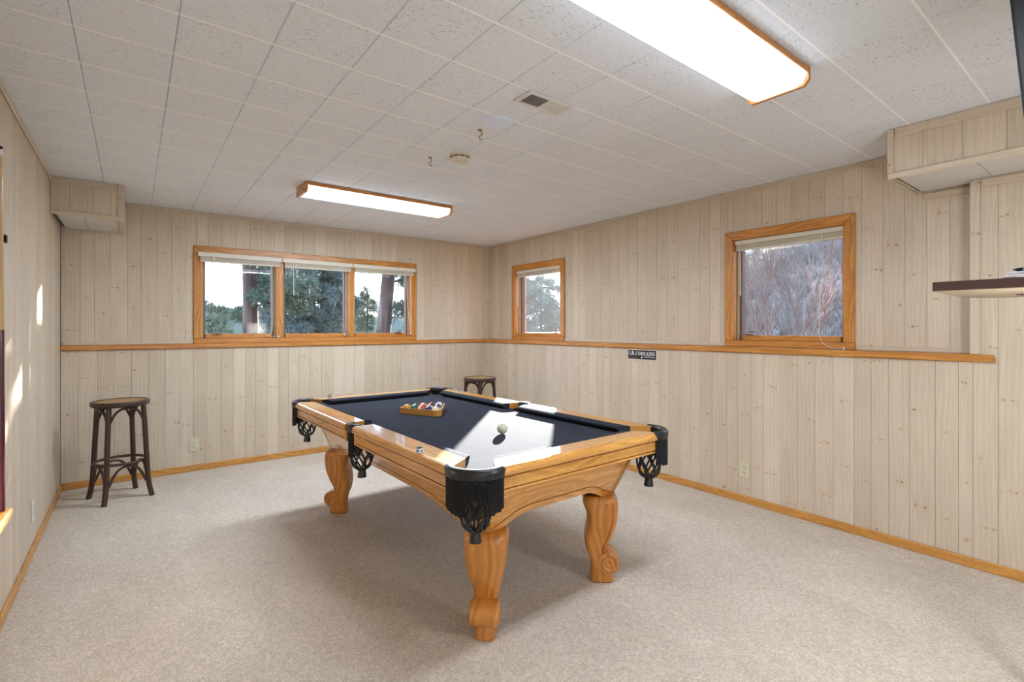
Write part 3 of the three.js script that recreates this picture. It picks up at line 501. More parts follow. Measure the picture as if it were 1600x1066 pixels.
{
  const T = thing('pool_table', 'oak pool table with charcoal cloth, scroll legs and black fringed pockets', 'pool table', TC, TURN);
  // slate bed under cloth, with round bites at the six pockets
  const pockets = [[1, 1], [1, -1], [-1, 1], [-1, -1], [1, 0], [-1, 0]].map(([sx, sz]) => ({ sx, sz, x: sx * (HX - (sz ? 0.108 : 0.078)), z: sz * (HZ - 0.108), r: sz ? 0.062 : 0.056 }));
  {
    const bx = HX - 0.115, bz = HZ - 0.115, pts = [], near = (x, z) => pockets.some((p) => Math.hypot(x - p.x, z - p.z) < p.r);
    const arcAt = (p, a0, a1) => { for (let i = 0; i <= 14; i++) { const a = mix(a0, a1, i / 14); pts.push([p.x + p.r * Math.cos(a), p.z + p.r * Math.sin(a)]); } };
    const P = (sx, sz) => pockets.find((p) => p.sx === sx && p.sz === sz);
    arcAt(P(1, 1), -0.12, -Math.PI * 1.5 + 0.12); arcAt(P(-1, 1), Math.PI / 2 - 0.12, -Math.PI + 0.12); const l = P(-1, 0); arcAt(l, Math.PI / 2 + 0.9, -Math.PI / 2 - 0.9 + 0);
    arcAt(P(-1, -1), Math.PI - 0.12, -Math.PI / 2 + 0.12); arcAt(P(1, -1), Math.PI * 1.5 - 0.12, 0.12); const r = P(1, 0); arcAt(r, -Math.PI / 2 + 0.9 - 1.8 + 0.9, -Math.PI * 1.5 - 0.0);
    const s = new THREE.Shape(pts.map(([x, z]) => new THREE.Vector2(clamp(x, -bx, bx), -clamp(z, -bz, bz))));
    const g = new THREE.ExtrudeGeometry(s, { depth: 0.045, bevelEnabled: false }).rotateX(-Math.PI / 2).translate(0, BED - 0.045, 0);
    mesh('cloth_bed', grainUV(g, 'z'), M.cloth, T, { label: 'charcoal grey cloth playing surface' });
  }
  // rails: rounded oak caps with a grooved skirt, and cloth cushions
  const cap = [[0.026, 0.690], [0.026, 0.7495], [0.008, 0.7515], [0.002, 0.7555], [0, 0.761], [0, 0.770], [0.002, 0.778], [0.007, 0.7845], [0.014, 0.7885], [0.022, RT], [0.118, RT], [0.118, 0.715], [0.05, 0.690]];
  const cush = [[0.1182, 0.7895], [0.150, 0.7888], [0.164, 0.7855], [0.170, 0.7805], [0.1705, 0.776], [0.167, 0.770], [0.150, 0.7532], [0.1182, 0.7532]];
  const place = { near: (g) => g.translate(0, 0, HZ), far: (g) => g.rotateY(Math.PI).translate(0, 0, -HZ), right: (g) => g.rotateY(Math.PI / 2).translate(HX, 0, 0), left: (g) => g.rotateY(-Math.PI / 2).translate(-HX, 0, 0) };
  const rail = (side, a, b, ca, cb) => {
    const neg = (p) => p.map(([d, y]) => [-d, y]), gs = [sweep(neg(cap), a, b)], pl = (x0, x1, y0, y1) => gs.push(cbox(x0, x1, y0, y1, -0.0262, -0.012, 0.0008, 'x', 0.05, a));
    pl(a, b, 0.6905, 0.7000); pl(a + 0.035, b - 0.035, 0.7048, 0.7462); pl(a, a + 0.030, 0.7001, 0.7490); pl(b - 0.030, b, 0.7001, 0.7490);
    const q = gs[0].attributes.position, ra = ca > 0.5 ? 0.66 : 0.08, rb = cb > 0.5 ? 0.66 : 0.08;      // mitred towards the pockets
    for (let i = 0; i < q.count; i++) { const d = -q.getZ(i); if (Math.abs(q.getX(i) - a) < 1e-4) q.setX(i, a + d * ra); else if (Math.abs(q.getX(i) - b) < 1e-4) q.setX(i, b - d * rb); }
    gs[0].computeVertexNormals();
    mesh('rail', place[side](join(gs)), M.table, T);
    const c = sweep(neg(cush), a, b), p = c.attributes.position;
    for (let i = 0; i < p.count; i++) { const d = -p.getZ(i) - 0.118; if (Math.abs(p.getX(i) - a) < 1e-4) p.setX(i, a + 0.118 * ra + d * ca); else if (Math.abs(p.getX(i) - b) < 1e-4) p.setX(i, b - 0.118 * rb - d * cb); }
    c.computeVertexNormals();
    mesh('cushion', place[side](grainUV(c, 'x')), M.cloth, T);
  };
  const e = 0.122;
  rail('near', -HX + e, HX - e, 0.9, 0.9); rail('far', -HX + e, HX - e, 0.9, 0.9);
  for (const s of ['left', 'right']) { rail(s, -HZ + e, -0.056, 0.9, 0.35); rail(s, 0.056, HZ - e, 0.35, 0.9); }
  // pockets: leather collar, fringe, liner and knotted net
  const strand = (len) => { const g = new THREE.CylinderGeometry(0.0036, 0.0034, len, 8, Math.round(len / 0.003)), p = g.attributes.position; for (let i = 0; i < p.count; i++) { const t = Math.atan2(p.getZ(i), p.getX(i)), y = p.getY(i), k = 1 + 0.24 * Math.sin(2 * t + y * 620); p.setX(i, p.getX(i) * k); p.setZ(i, p.getZ(i) * k); } g.computeVertexNormals(); return g.translate(0, -len / 2, 0); };
  const collar = [[-0.016, 0.7535], [-0.017, 0.780], [-0.013, 0.7905], [-0.004, 0.7955], [0.006, 0.7945], [0.013, 0.787], [0.015, 0.775], [0.014, 0.757], [0.010, 0.7505], [-0.010, 0.7505]];
  const fr = rng(41);
  for (const p of pockets) {
    const mid = p.sz ? Math.atan2(p.sz, p.sx) : (p.sx > 0 ? 0 : Math.PI), half = p.sz ? 1.22 : 1.05, R = p.sz ? 0.112 : 0.062, cx = p.sz ? p.sx * (HX - 0.118) : p.x, cz = p.sz ? p.sz * (HZ - 0.118) : 0;
    const pk = mesh('pocket', smoothed(arcSweep(cx, cz, R, mid - half, mid + half, 28, collar)), M.leather, T, { label: 'black leather pocket with fringe and net' });
    const n = Math.round(2 * half * R / 0.0078), gs = [];
    for (let i = 0; i < n; i++) { const t = (i + 0.5) / n, a = mid + (t - 0.5) * 2 * half * 0.97, len = 0.112 + 0.022 * Math.sin(Math.PI * t) + 0.008 * fr(); gs.push(strand(len).translate(cx + (R + 0.007) * Math.cos(a), 0.752, cz + (R + 0.007) * Math.sin(a))); if (i % 4 === 1) gs.push(strand(len * 0.7).translate(cx + R * Math.cos(a + 0.02), 0.752, cz + R * Math.sin(a + 0.02))); }
    mesh('fringe', gs, M.fringe, pk, { kind: 'stuff', label: 'twisted black fringe' });
    mesh('liner', new THREE.CylinderGeometry(p.r - 0.001, p.r - 0.003, 0.085, 28, 1, true).translate(p.x, 0.707, p.z), M.leather, pk);
    const nx = p.sz ? p.sx * (HX - 0.098) : p.sx * (HX - 0.078), nz = p.sz * (HZ - 0.098), prof = [[0.056, 0.672], [0.060, 0.640], [0.058, 0.600], [0.050, 0.566], [0.034, 0.546], [0.018, 0.538]], net = [];
    const ra = (y) => { for (let i = 0; i + 1 < prof.length; i++) if (y <= prof[i][1] && y >= prof[i + 1][1]) return mix(prof[i][0], prof[i + 1][0], (prof[i][1] - y) / (prof[i][1] - prof[i + 1][1])); return 0.018; };
    for (let s = 0; s < 7; s++) for (const d of [-1, 1]) { const pts = []; for (let i = 0; i <= 10; i++) { const y = mix(0.672, 0.538, i / 10), a = s / 7 * Math.PI * 2 + d * (i / 10) * 1.25, r = ra(y); pts.push([nx + r * Math.cos(a), y, nz + r * Math.sin(a)]); } net.push(tube(pts, 0.0052, 20, 6)); }
    net.push(new THREE.TorusGeometry(0.056, 0.005, 6, 28).rotateX(Math.PI / 2).translate(nx, 0.672, nz));
    mesh('net', net, M.leather, pk);
    mesh('tassel', [at(new THREE.CylinderGeometry(0.019, 0.025, 0.042, 14), nx, 0.517, nz), at(new THREE.TorusGeometry(0.019, 0.004, 6, 18).rotateX(Math.PI / 2), nx, 0.536, nz)], M.leather, pk);
  }
  // tapering cabinet: four grooved panels with arched lower edges
  const inset = (y) => 0.138 + (0.69 - y) * 0.36;
  for (const side of ['near', 'far', 'left', 'right']) {
    const long = side === 'left' || side === 'right', half = long ? HZ : HX, bottom = (s) => 0.428 + 0.072 * smooth(0.98, 0.42, Math.abs(s) * (long ? 1.02 : 1.0)) - (long ? 0.0 : 0);
    const bake = (s, y, out) => [s * (half - inset(y)), y, -inset(y) + out];
    const slab = (s0, s1, lo, hi, o0, o1) => {
      const n = 30, P = [], q = (a, b, c, d) => P.push(...a, ...b, ...c, ...a, ...c, ...d);
      for (let i = 0; i < n; i++) {
        const a = mix(s0, s1, i / n), b = mix(s0, s1, (i + 1) / n);
        q(bake(a, lo(a), o1), bake(b, lo(b), o1), bake(b, hi(b), o1), bake(a, hi(a), o1));
        q(bake(a, lo(a), o0), bake(b, lo(b), o0), bake(b, lo(b), o1), bake(a, lo(a), o1));
        q(bake(a, hi(a), o1), bake(b, hi(b), o1), bake(b, hi(b), o0), bake(a, hi(a), o0));
      }
      q(bake(s0, lo(s0), o0), bake(s0, lo(s0), o1), bake(s0, hi(s0), o1), bake(s0, hi(s0), o0)); q(bake(s1, lo(s1), o1), bake(s1, lo(s1), o0), bake(s1, hi(s1), o0), bake(s1, hi(s1), o1));
      const g = new THREE.BufferGeometry(); g.setAttribute('position', new THREE.Float32BufferAttribute(P, 3)); g.computeVertexNormals(); return grainUV(g, 'x', 0.03, long ? 0.3 : 0.1);
    };
    const k = (long ? 0.045 : 0.075), top = () => 0.689, f = 0.03;
    const gs = [slab(-1, 1, bottom, (s) => bottom(s) + f, -0.02, 0), slab(-1, -1 + k, (s) => bottom(s) + f + 0.0002, top, -0.02, 0), slab(1 - k, 1, (s) => bottom(s) + f + 0.0002, top, -0.02, 0)];
    const field = slab(-1 + k + 0.0075 / half, 1 - k - 0.0075 / half, (s) => bottom(s) + f + 0.006, top, -0.02, 0);
    mesh('cabinet_frame', place[side](join(gs)), M.table, T);
    mesh('cabinet_panel', place[side](field), M.table, T);
    mesh('cabinet_back', place[side](slab(-1, 1, (s) => bottom(s) + 0.002, top, -0.03, -0.012)), M.table, T);
  }
  // scroll legs turned to the corners
  const rows = [[0.452, -0.085, 0.060, 0.080], [0.440, -0.098, 0.072, 0.090], [0.415, -0.102, 0.080, 0.095], [0.36, -0.083, 0.080, 0.092], [0.31, -0.080, 0.074, 0.085], [0.27, -0.088, 0.063, 0.077], [0.235, -0.092, 0.049, 0.069], [0.20, -0.090, 0.033, 0.061], [0.17, -0.084, 0.021, 0.055], [0.13, -0.067, 0.022, 0.050], [0.10, -0.060, 0.028, 0.048], [0.06, -0.058, 0.043, 0.046], [0.03, -0.060, 0.052, 0.045], [0.0, -0.063, 0.056, 0.045]];
  const spline = (c) => new THREE.CatmullRomCurve3(rows.map((r) => new THREE.Vector3(r[0], r[c], 0)));
  const s1 = spline(1), s2 = spline(2), s3 = spline(3), N = 60, K = 132, ring = [];
  for (let i = 0; i <= N; i++) { const t = i / N, y = s1.getPoint(t).x, a = s1.getPoint(t).y, b = s2.getPoint(t).y, w = s3.getPoint(t).y, R = []; for (let k = 0; k < K; k++) { const q = k / K * Math.PI * 2, c = Math.cos(q), s = Math.sin(q), f = (v) => Math.sign(v) * Math.pow(Math.abs(v), 0.55); const px = (a + b) / 2 + (b - a) / 2 * f(c), fr3 = (b - px) / (b - a); let pz = w * f(s); /* carved S lines on both flat sides */ if (Math.abs(s) > 0.3) { const cut = (at0, wd, on) => { if (on) pz -= Math.sign(pz) * 0.009 * Math.max(0, 1 - Math.pow((fr3 - at0) / wd, 2)); }; cut(0.20, 0.040, t > 0.1 && t < 0.66); cut(0.36 + 0.14 * Math.sin((t - 0.14) / 0.28 * Math.PI), 0.04, t > 0.14 && t < 0.42); } R.push([px, y, pz]); } ring.push(R); }
  const P = []; for (let i = 0; i < N; i++) for (let k = 0; k < K; k++) { const q = (k + 1) % K; P.push(...ring[i][k], ...ring[i + 1][q], ...ring[i + 1][k], ...ring[i][k], ...ring[i][q], ...ring[i + 1][q]); }
  for (let k = 1; k + 1 < K; k++) { P.push(...ring[0][0], ...ring[0][k + 1], ...ring[0][k], ...ring[N][0], ...ring[N][k], ...ring[N][k + 1]); }
  let body = new THREE.BufferGeometry(); body.setAttribute('position', new THREE.Float32BufferAttribute(P, 3)); body = grainUV(smoothed(body).toNonIndexed(), 'y', 0.07);
  const scr = new THREE.Vector3(0.030, 0.106, 0), scrollG = [new THREE.CylinderGeometry(0.054, 0.054, 0.112, 36).rotateX(Math.PI / 2).translate(scr.x, scr.y, 0)];
  for (const s of [-1, 1]) {
    const sp = []; for (let i = 0; i <= 40; i++) { const a = 0.9 + i / 40 * 10.6, r = 0.047 * (1 - i / 46); sp.push([scr.x + r * Math.cos(-a + 2.4), scr.y + r * Math.sin(-a + 2.4), s * 0.056]); }
    scrollG.push(tube(sp, 0.0075, 120, 7));
  }
  const scrollJ = grainUV(join(scrollG), 'y', 0.02);
  for (const sx of [-1, 1]) for (const sz of [-1, 1]) {
    const l = mesh('leg', body, M.leg, T); l.position.set(sx * 0.372, 0.0005, sz * 0.904); l.rotation.y = -Math.atan2(sz, sx);
    mesh('scroll', scrollJ, M.leg, l, { label: 'carved scroll foot' });
  }
}
const onTable = (x, z) => { const c = Math.cos(TURN), s = Math.sin(TURN); return [TC[0] + c * x + s * z, TC[2] - s * x + c * z]; };
// ---------------------------------------------------------------- balls, rack, chalk
const BR = 0.0286;
function ballTexture(n, css, striped) {
  const c = document.createElement('canvas'); c.width = 256; c.height = 128; const g = c.getContext('2d');
  g.fillStyle = striped ? '#e9e3cd' : css; g.fillRect(0, 0, 256, 128); if (striped) { g.fillStyle = css; g.fillRect(0, 36, 256, 56); }
  for (const x of [64, 192]) { g.fillStyle = '#eee8d4'; g.beginPath(); g.arc(x, 64, 17, 0, 7); g.fill(); g.fillStyle = '#111'; g.font = 'bold 22px sans-serif'; g.textAlign = 'center'; g.textBaseline = 'middle'; g.fillText(String(n), x, 65); }
  const t = new THREE.CanvasTexture(c); t.colorSpace = THREE.SRGBColorSpace; return t;
}
const ballGeo = new THREE.SphereGeometry(BR, 32, 20);
{
  const RC = [1.548, -2.945], RT2 = -0.08, place = (x, z) => [RC[0] + x * Math.cos(RT2) + z * Math.sin(RT2), RC[1] - x * Math.sin(RT2) + z * Math.cos(RT2)];
  const S = 2 * BR + 0.0002, q = 4 * S / Math.sqrt(3), A = [-q * 0.866, -q * 0.5], B = [0, q], C = [q * 0.866, -q * 0.5];
  const Y = '#d99a12', BL = '#14306f', RD = '#b3271d', PU = '#3a1d5e', OR = '#d4571a', GR = '#0c5a38', MA = '#6b1420', BK = '#101012';
  const info = { 1: [Y, 'yellow'], 2: [BL, 'blue'], 3: [RD, 'red'], 4: [PU, 'purple'], 5: [OR, 'orange'], 6: [GR, 'green'], 7: [MA, 'maroon'], 8: [BK, 'black'] };
  const rowsOf = [[1, 6, 5, 2, 9], [14, 3, 11, 10], [13, 8, 12], [7, 15], [4]];   // rows from the side A-B towards C
  for (let r = 0; r < 5; r++) for (let k = 0; k < 5 - r; k++) {
    const n = rowsOf[r][k], st = n > 8, [css, word] = info[st ? n - 8 : n], w = [(4 - r - k) / 4, k / 4, r / 4], x = A[0] * w[0] + B[0] * w[1] + C[0] * w[2], z = A[1] * w[0] + B[1] * w[1] + C[1] * w[2], [X, Z] = place(x, z);
    const b = mesh('pool_ball', ballGeo, phys({ map: ballTexture(n, css, st), roughness: 0.12, clearcoat: 0.6, clearcoatRoughness: 0.05 }));
    b.position.set(X, BED + BR + 0.0004, Z); const q2 = rng(n * 13); b.rotation.set(q2() * 2.2 - 1.1, q2() * 6, st ? 0.5 + q2() : q2());
    tag(b, n === 8 ? 'black eight ball inside the wooden triangle rack' : `${word} ${st ? 'striped' : 'solid'} pool ball number ${n} in the triangle rack`, 'pool ball', 'numbered balls in the triangle rack');
  }
  const g2 = (R, rad) => { const pts = []; for (let i = 0; i < 3; i++) { const d = (90 + 120 * i) * Math.PI / 180, k = 1 - rad / (R / 2), cx = R * Math.cos(d) * k, cy = R * Math.sin(d) * k; for (let j = 0; j <= 8; j++) { const a = d - Math.PI / 3 + j / 8 * (2 * Math.PI / 3); pts.push(new THREE.Vector2(cx + rad * Math.cos(a), cy + rad * Math.sin(a))); } } return pts; };
  const inner = q + 2 * BR + 0.002, po = g2(inner + 0.022, 0.034), pi = g2(inner, 0.027), o = thing('ball_rack', 'wooden triangle rack holding the balls on the cloth', 'rack', [RC[0], BED + 0.0006, RC[1]], RT2);
  for (let i = 0; i < 3; i++) { // three sides, each running from the middle of one rounded corner to the next
    const at9 = (arr, k) => arr[k % 27], run = Array.from({ length: 10 }, (_, k) => 9 * i + 4 + k), sh = new THREE.Shape([...run.map((k) => at9(po, k)), ...run.reverse().map((k) => at9(pi, k))]);
    mesh('side', grainUV(new THREE.ExtrudeGeometry(sh, { depth: 0.038, bevelEnabled: false }).rotateX(Math.PI / 2).translate(0, 0.0385, 0), 'x'), M.table, o);
  }
}
{
  const b = mesh('cue_ball', ballGeo, phys({ color: 0xd9d3b6, roughness: 0.18, clearcoat: 0.5 })); b.position.set(1.552, BED + BR + 0.0004, -2.112); tag(b, 'cream cue ball lying in the sunlit patch', 'pool ball');
}
for (const [x, z, t, l] of [[0.955, -1.885, 0.3, 'blue chalk cube with white paper on the near oak rail'], [1.175, -3.785, 0.1, 'chalk cube on the far end rail under the triple window'], [2.118, -3.49, 0.2, 'chalk cube on the rail in front of the hidden bar stool']]) {
  const o = thing('chalk_cube', l, 'chalk', [x, RT + 0.0005, z], t, 'chalk cubes on the rails');
  mesh('paper_wrap', cbox(-0.011, 0.011, 0, 0.018, -0.011, 0.011, 0.001), std({ color: 0xd7dade, roughness: 0.7 }), o);
  mesh('chalk_face', cbox(-0.0102, 0.0102, 0.0181, 0.0215, -0.0102, 0.0102, 0.001), std({ color: 0x2f4a5e, roughness: 1 }), o);
  mesh('print', [cbox(-0.006, 0.006, 0.005, 0.012, 0.01101, 0.0113, 0.0001), cbox(-0.0113, -0.01101, 0.005, 0.012, -0.006, 0.006, 0.0001)], std({ color: 0x3c6c9c, roughness: 0.7 }), o);
}
// ---------------------------------------------------------------- bentwood bar stools
function stool(label, x, z, turn) {
  const o = thing('bar_stool', label, 'stool', [x, 0, z], turn, 'bentwood cane-seat bar stools'), H = 0.752, R = 0.185;
  mesh('seat_frame', new THREE.LatheGeometry([[R - 0.034, H - 0.036], [R - 0.006, H - 0.038], [R, H - 0.028], [R + 0.001, H - 0.008], [R - 0.006, H - 0.001], [R - 0.016, H], [R - 0.034, H - 0.002], [R - 0.034, H - 0.036]].map((p) => new THREE.Vector2(...p)), 48), M.bent, o);
  mesh('cane_seat', grainUV(new THREE.CylinderGeometry(R - 0.0345, R - 0.0345, 0.008, 48).translate(0, H - 0.008, 0), 'z'), M.cane, o, { label: 'tan woven cane seat' });
  const legAt = (t) => { const k = (H - t) / H; return R - 0.030 + 0.042 * k + 0.020 * Math.pow(clamp((0.16 - t) / 0.16), 1.8); };
  for (let i = 0; i < 4; i++) {
    const a = i * Math.PI / 2 + Math.PI / 4, P = (r, y, b = 0) => [r * Math.cos(a + b), y, r * Math.sin(a + b)];
    const pts = []; for (let k = 0; k <= 12; k++) { const y = mix(H - 0.039, 0.0005, k / 12); pts.push(P(legAt(y), y)); }
    const g = tube(pts, 0.0178, 40, 10), p = g.attributes.position; for (let k = 0; k < p.count; k++) p.setY(k, clamp(p.getY(k), 0.0005, H - 0.039));
    mesh('leg', g, M.bent, o);
    const b = a + Math.PI / 2, Q = (f, r, y) => { const ax = Math.cos(a), az = Math.sin(a), bx = Math.cos(b), bz = Math.sin(b), x = mix(ax, bx, f), zz = mix(az, bz, f), n = Math.hypot(x, zz), k = mix(n, 1, 0.55) / n; return [x * r * k, y, zz * r * k]; };
    const arch = (y0, y1, r) => { const out = []; for (let k = 0; k <= 14; k++) { const t = k / 14, f = mix(0.06, 0.94, t), h = 1 - Math.pow(Math.abs(2 * t - 1), 2.6); out.push(Q(f, r(h), mix(y0, y1, h))); } return out; };
    mesh('seat_bracket', tube(arch(0.600, H - 0.050, (h) => mix(legAt(0.6), R - 0.028, h)), 0.0095, 40, 8), M.bent, o);
    mesh('leg_brace', tube(arch(0.125, 0.262, (h) => mix(legAt(0.125) - 0.005, legAt(0.27) - 0.02, h)), 0.0095, 40, 8), M.bent, o);
  }
  mesh('foot_ring', new THREE.TorusGeometry(legAt(0.285) - 0.022, 0.0105, 10, 56).rotateX(Math.PI / 2).translate(0, 0.285, 0), M.bent, o);
  return o;
}
stool('dark bentwood bar stool standing alone in the left back corner', -0.076, -4.90, 0.34);
stool('dark bentwood bar stool standing behind the pool table', 3.135, -4.70, 0.25);

// ---------------------------------------------------------------- at the right edge: shelf with oddments, television, lamp; at the left edge: cue on its rack
const yaw = 0.6532, FPX = 773.94, ray = (u, v) => { const x = (u - 800) / FPX, y = (512.67 - v) / FPX, c = Math.cos(yaw), s = Math.sin(yaw); return [c * x + s, y, s * x - c]; };
const onY = (u, v, y) => { const r = ray(u, v), k = (y - EYE) / r[1]; return [r[0] * k, y, r[2] * k]; };
{
  const yb = 1.428, th = 0.0275, [ax, , az] = onY(1457, 455, yb), o = thing('wall_shelf', 'dark brown shelf with a pale underside on a post at the right', 'shelf');
  const s = new THREE.Shape(); s.moveTo(ax, -az); s.lineTo(ax, -(az + 0.27)); s.lineTo(ax + 0.6, -(az + 0.27)); s.lineTo(ax + 0.6, -(az + 0.08)); s.quadraticCurveTo(ax + 0.56, -(az - 0.02), ax + 0.40, -(az - 0.01)); s.closePath();
  mesh('board', new THREE.ExtrudeGeometry(s, { depth: th, bevelEnabled: false }).rotateX(-Math.PI / 2).translate(0, yb, 0), M.walnut, o, { label: 'dark brown board' });
  mesh('underside_sheet', new THREE.ExtrudeGeometry(s, { depth: 0.002, bevelEnabled: false }).rotateX(-Math.PI / 2).translate(0, yb - 0.0022, 0), M.shelfUnder, o, { label: 'pale unfinished underside' });
  mesh('post', at(cyl(0.02, 0.02, yb - 0.003, 16, 0.0005), ax + 0.55, 0, az + 0.2), M.metal, o);
  const top = yb + th, c = onY(1606, 431.5, top + 0.004), pn = onY(1595, 421.5, top + 0.024);
  const ringG = new THREE.TorusGeometry(0.045, 0.0042, 8, 40).rotateX(Math.PI / 2);
  const coil = mesh('cable_coil', [ringG.clone().translate(0, 0.0045, 0), ringG.clone().scale(0.93, 1, 0.9).translate(0.004, 0.0125, 0.002)], std({ color: 0xbcb8b6, roughness: 0.5 })); coil.position.set(c[0], top, c[2]); tag(coil, 'coiled pale grey cable on the brown shelf', 'cable');
  const pen = thing('marker_pen', 'black-tipped teal marker lying on the coiled cable', 'marker', [pn[0] + 0.016, top + 0.0242, pn[2] + 0.012], -0.653);
  const px = (a, b, r0, r1) => new THREE.CylinderGeometry(r1, r0, b - a, 14).rotateZ(-Math.PI / 2).translate((a + b) / 2, 0, 0);
  mesh('barrel', px(-0.02, 0.07, 0.0068, 0.0068), std({ color: 0x5fa0a4, roughness: 0.4 }), pen); mesh('tip', [px(-0.034, -0.02, 0.0035, 0.006), px(-0.042, -0.034, 0.0018, 0.003)], M.black, pen);
  const d = onY(1596, 460.5, yb - 0.012), rodT = thing('clip_pen', 'thin maroon rod with a black tip clipped under the shelf', 'rod', [d[0], yb - 0.0118, d[2]], -0.653);
  mesh('shaft', px(0.0, 0.09, 0.0036, 0.0036), std({ color: 0x4a1a2a, roughness: 0.4 }), rodT); mesh('tip', px(-0.016, 0.0, 0.002, 0.003), M.black, rodT); mesh('clip', cbox(0.05, 0.056, 0.0034, 0.0093, -0.004, 0.004, 0.001), M.metal, rodT);
}
{
  // television hung from the ceiling, its face turned to the table; far edge 1.5 m before the lens plane
  const fx = Math.sin(yaw), fz = -Math.cos(yaw), rx = Math.cos(yaw), rz = Math.sin(yaw), xc = 1.553, o = thing('television', 'black flat television hung from the ceiling at the right', 'television', [rx * xc + fx * 0.95, 1.87, rz * xc + fz * 0.95], -yaw - Math.PI / 2);
  const tilt = new THREE.Group(); // local +z faces left into the room
  const panel = [cbox(-0.55, 0.55, -0.17, 0.445, -0.045, 0, 0.006)];
  const lean = 0.118, bend = (g) => g.rotateX(lean);
  mesh('casing', bend(join(panel)), std({ color: 0x0c0c0f, roughness: 0.7 }), o); mesh('screen', bend(cbox(-0.535, 0.535, -0.15, 0.43, 0.0002, 0.0012, 0.0003)), std({ color: 0x0b0d12, roughness: 0.55 }), o);
  mesh('ceiling_mount', [at(cyl(0.018, 0.018, TOP - 1.87 - 0.13, 16, 0.13), 0, 0, -0.075), at(cyl(0.07, 0.07, 0.008, 24, TOP - 1.87 - 0.0085), 0, 0, -0.075), cbox(-0.1, 0.1, 0.08, 0.26, -0.085, -0.036, 0.004)], M.black, o);
}
{
  const o = thing('floor_lamp', 'floor lamp with drum shade standing beside the photographer', 'lamp', [2.0, 0, 0.14]);
  mesh('base', at(cyl(0.14, 0.13, 0.02, 32, 0.0005), 0, 0, 0), M.metal, o); mesh('pole', at(cyl(0.011, 0.011, 1.1, 14, 0.0205), 0, 0, 0), M.metal, o);
  mesh('lamp_shade', new THREE.CylinderGeometry(0.17, 0.2, 0.26, 36, 1, true).translate(0, 1.28, 0), phys({ color: 0xefe6d6, roughness: 0.9, transmission: 0.6, thickness: 0, side: THREE.DoubleSide, emissive: LAMP_COLOR, emissiveIntensity: 0.6 }), o);
  mesh('shade_top', new THREE.CylinderGeometry(0.169, 0.169, 0.002, 36).translate(0, 1.405, 0), phys({ color: 0xe2d8c6, roughness: 1, transmission: 0.55, thickness: 0, side: THREE.DoubleSide }), o);  // disc added to cut the lamp light going up to the ceiling
  const b = mesh('bulb', new THREE.SphereGeometry(0.04, 20, 14).translate(0, 1.28, 0), std({ color: 0xffffff, emissive: LAMP_COLOR, emissiveIntensity: 4 }), o);
  const p = new THREE.PointLight(LAMP_COLOR, LAMP_POWER); p.position.set(2.0, 1.28, 0.14); p.castShadow = true; p.shadow.radius = 6; scene.add(p);
}
{
  const k = 1.99, r = ray(0.8, 500), X = r[0] * k, Z = r[2] * k, y0 = 0.575, y1 = 2.07;
  const c = thing('pool_cue', 'pool cue with maple shaft and maroon butt held upright on the left wall', 'pool cue', [X, 0, Z]);
  mesh('butt', at(cyl(0.0148, 0.0112, 0.73, 20, y0), 0, 0, 0), phys({ color: 0x4c1626, roughness: 0.25, clearcoat: 0.8 }), c);
  mesh('shaft', at(cyl(0.0112, 0.0066, 0.70, 20, y0 + 0.7302), 0, 0, 0), phys({ color: 0xcfa873, roughness: 0.3, clearcoat: 0.5 }), c);
  mesh('ferrule', at(cyl(0.0067, 0.0066, 0.025, 16, y0 + 1.4304), 0, 0, 0), M.white, c); mesh('tip', at(cyl(0.0066, 0.006, 0.012, 16, y0 + 1.4556), 0, 0, 0), std({ color: 0x3c2a3c, roughness: 0.9 }), c);
  const o = thing('cue_rack', 'wall rack with black clips and a wooden foot on the left wall', 'rack', [XL, 0, Z]);
  mesh('clip_bar', cbox(0.0005, 0.012, 1.68, 1.72, -0.24, 0.5, 0.002, 'z'), std({ color: 0x1a1a1c, roughness: 0.6 }), o);
  for (let i = 0; i < 4; i++) { const z = -0.22 + i * 0.1; mesh('clip', [cbox(0.0125, 0.03, 1.683, 1.717, z - 0.012, z - 0.002, 0.002), cbox(0.0125, 0.03, 1.683, 1.717, z + 0.006, z + 0.016, 0.002)], M.black, o); }
  mesh('foot', cbox(0.0005, X - XL + 0.03, y0 - 0.036, y0 - 0.0008, -0.045, 0.5, 0.006, 'z'), M.oak, o);
}

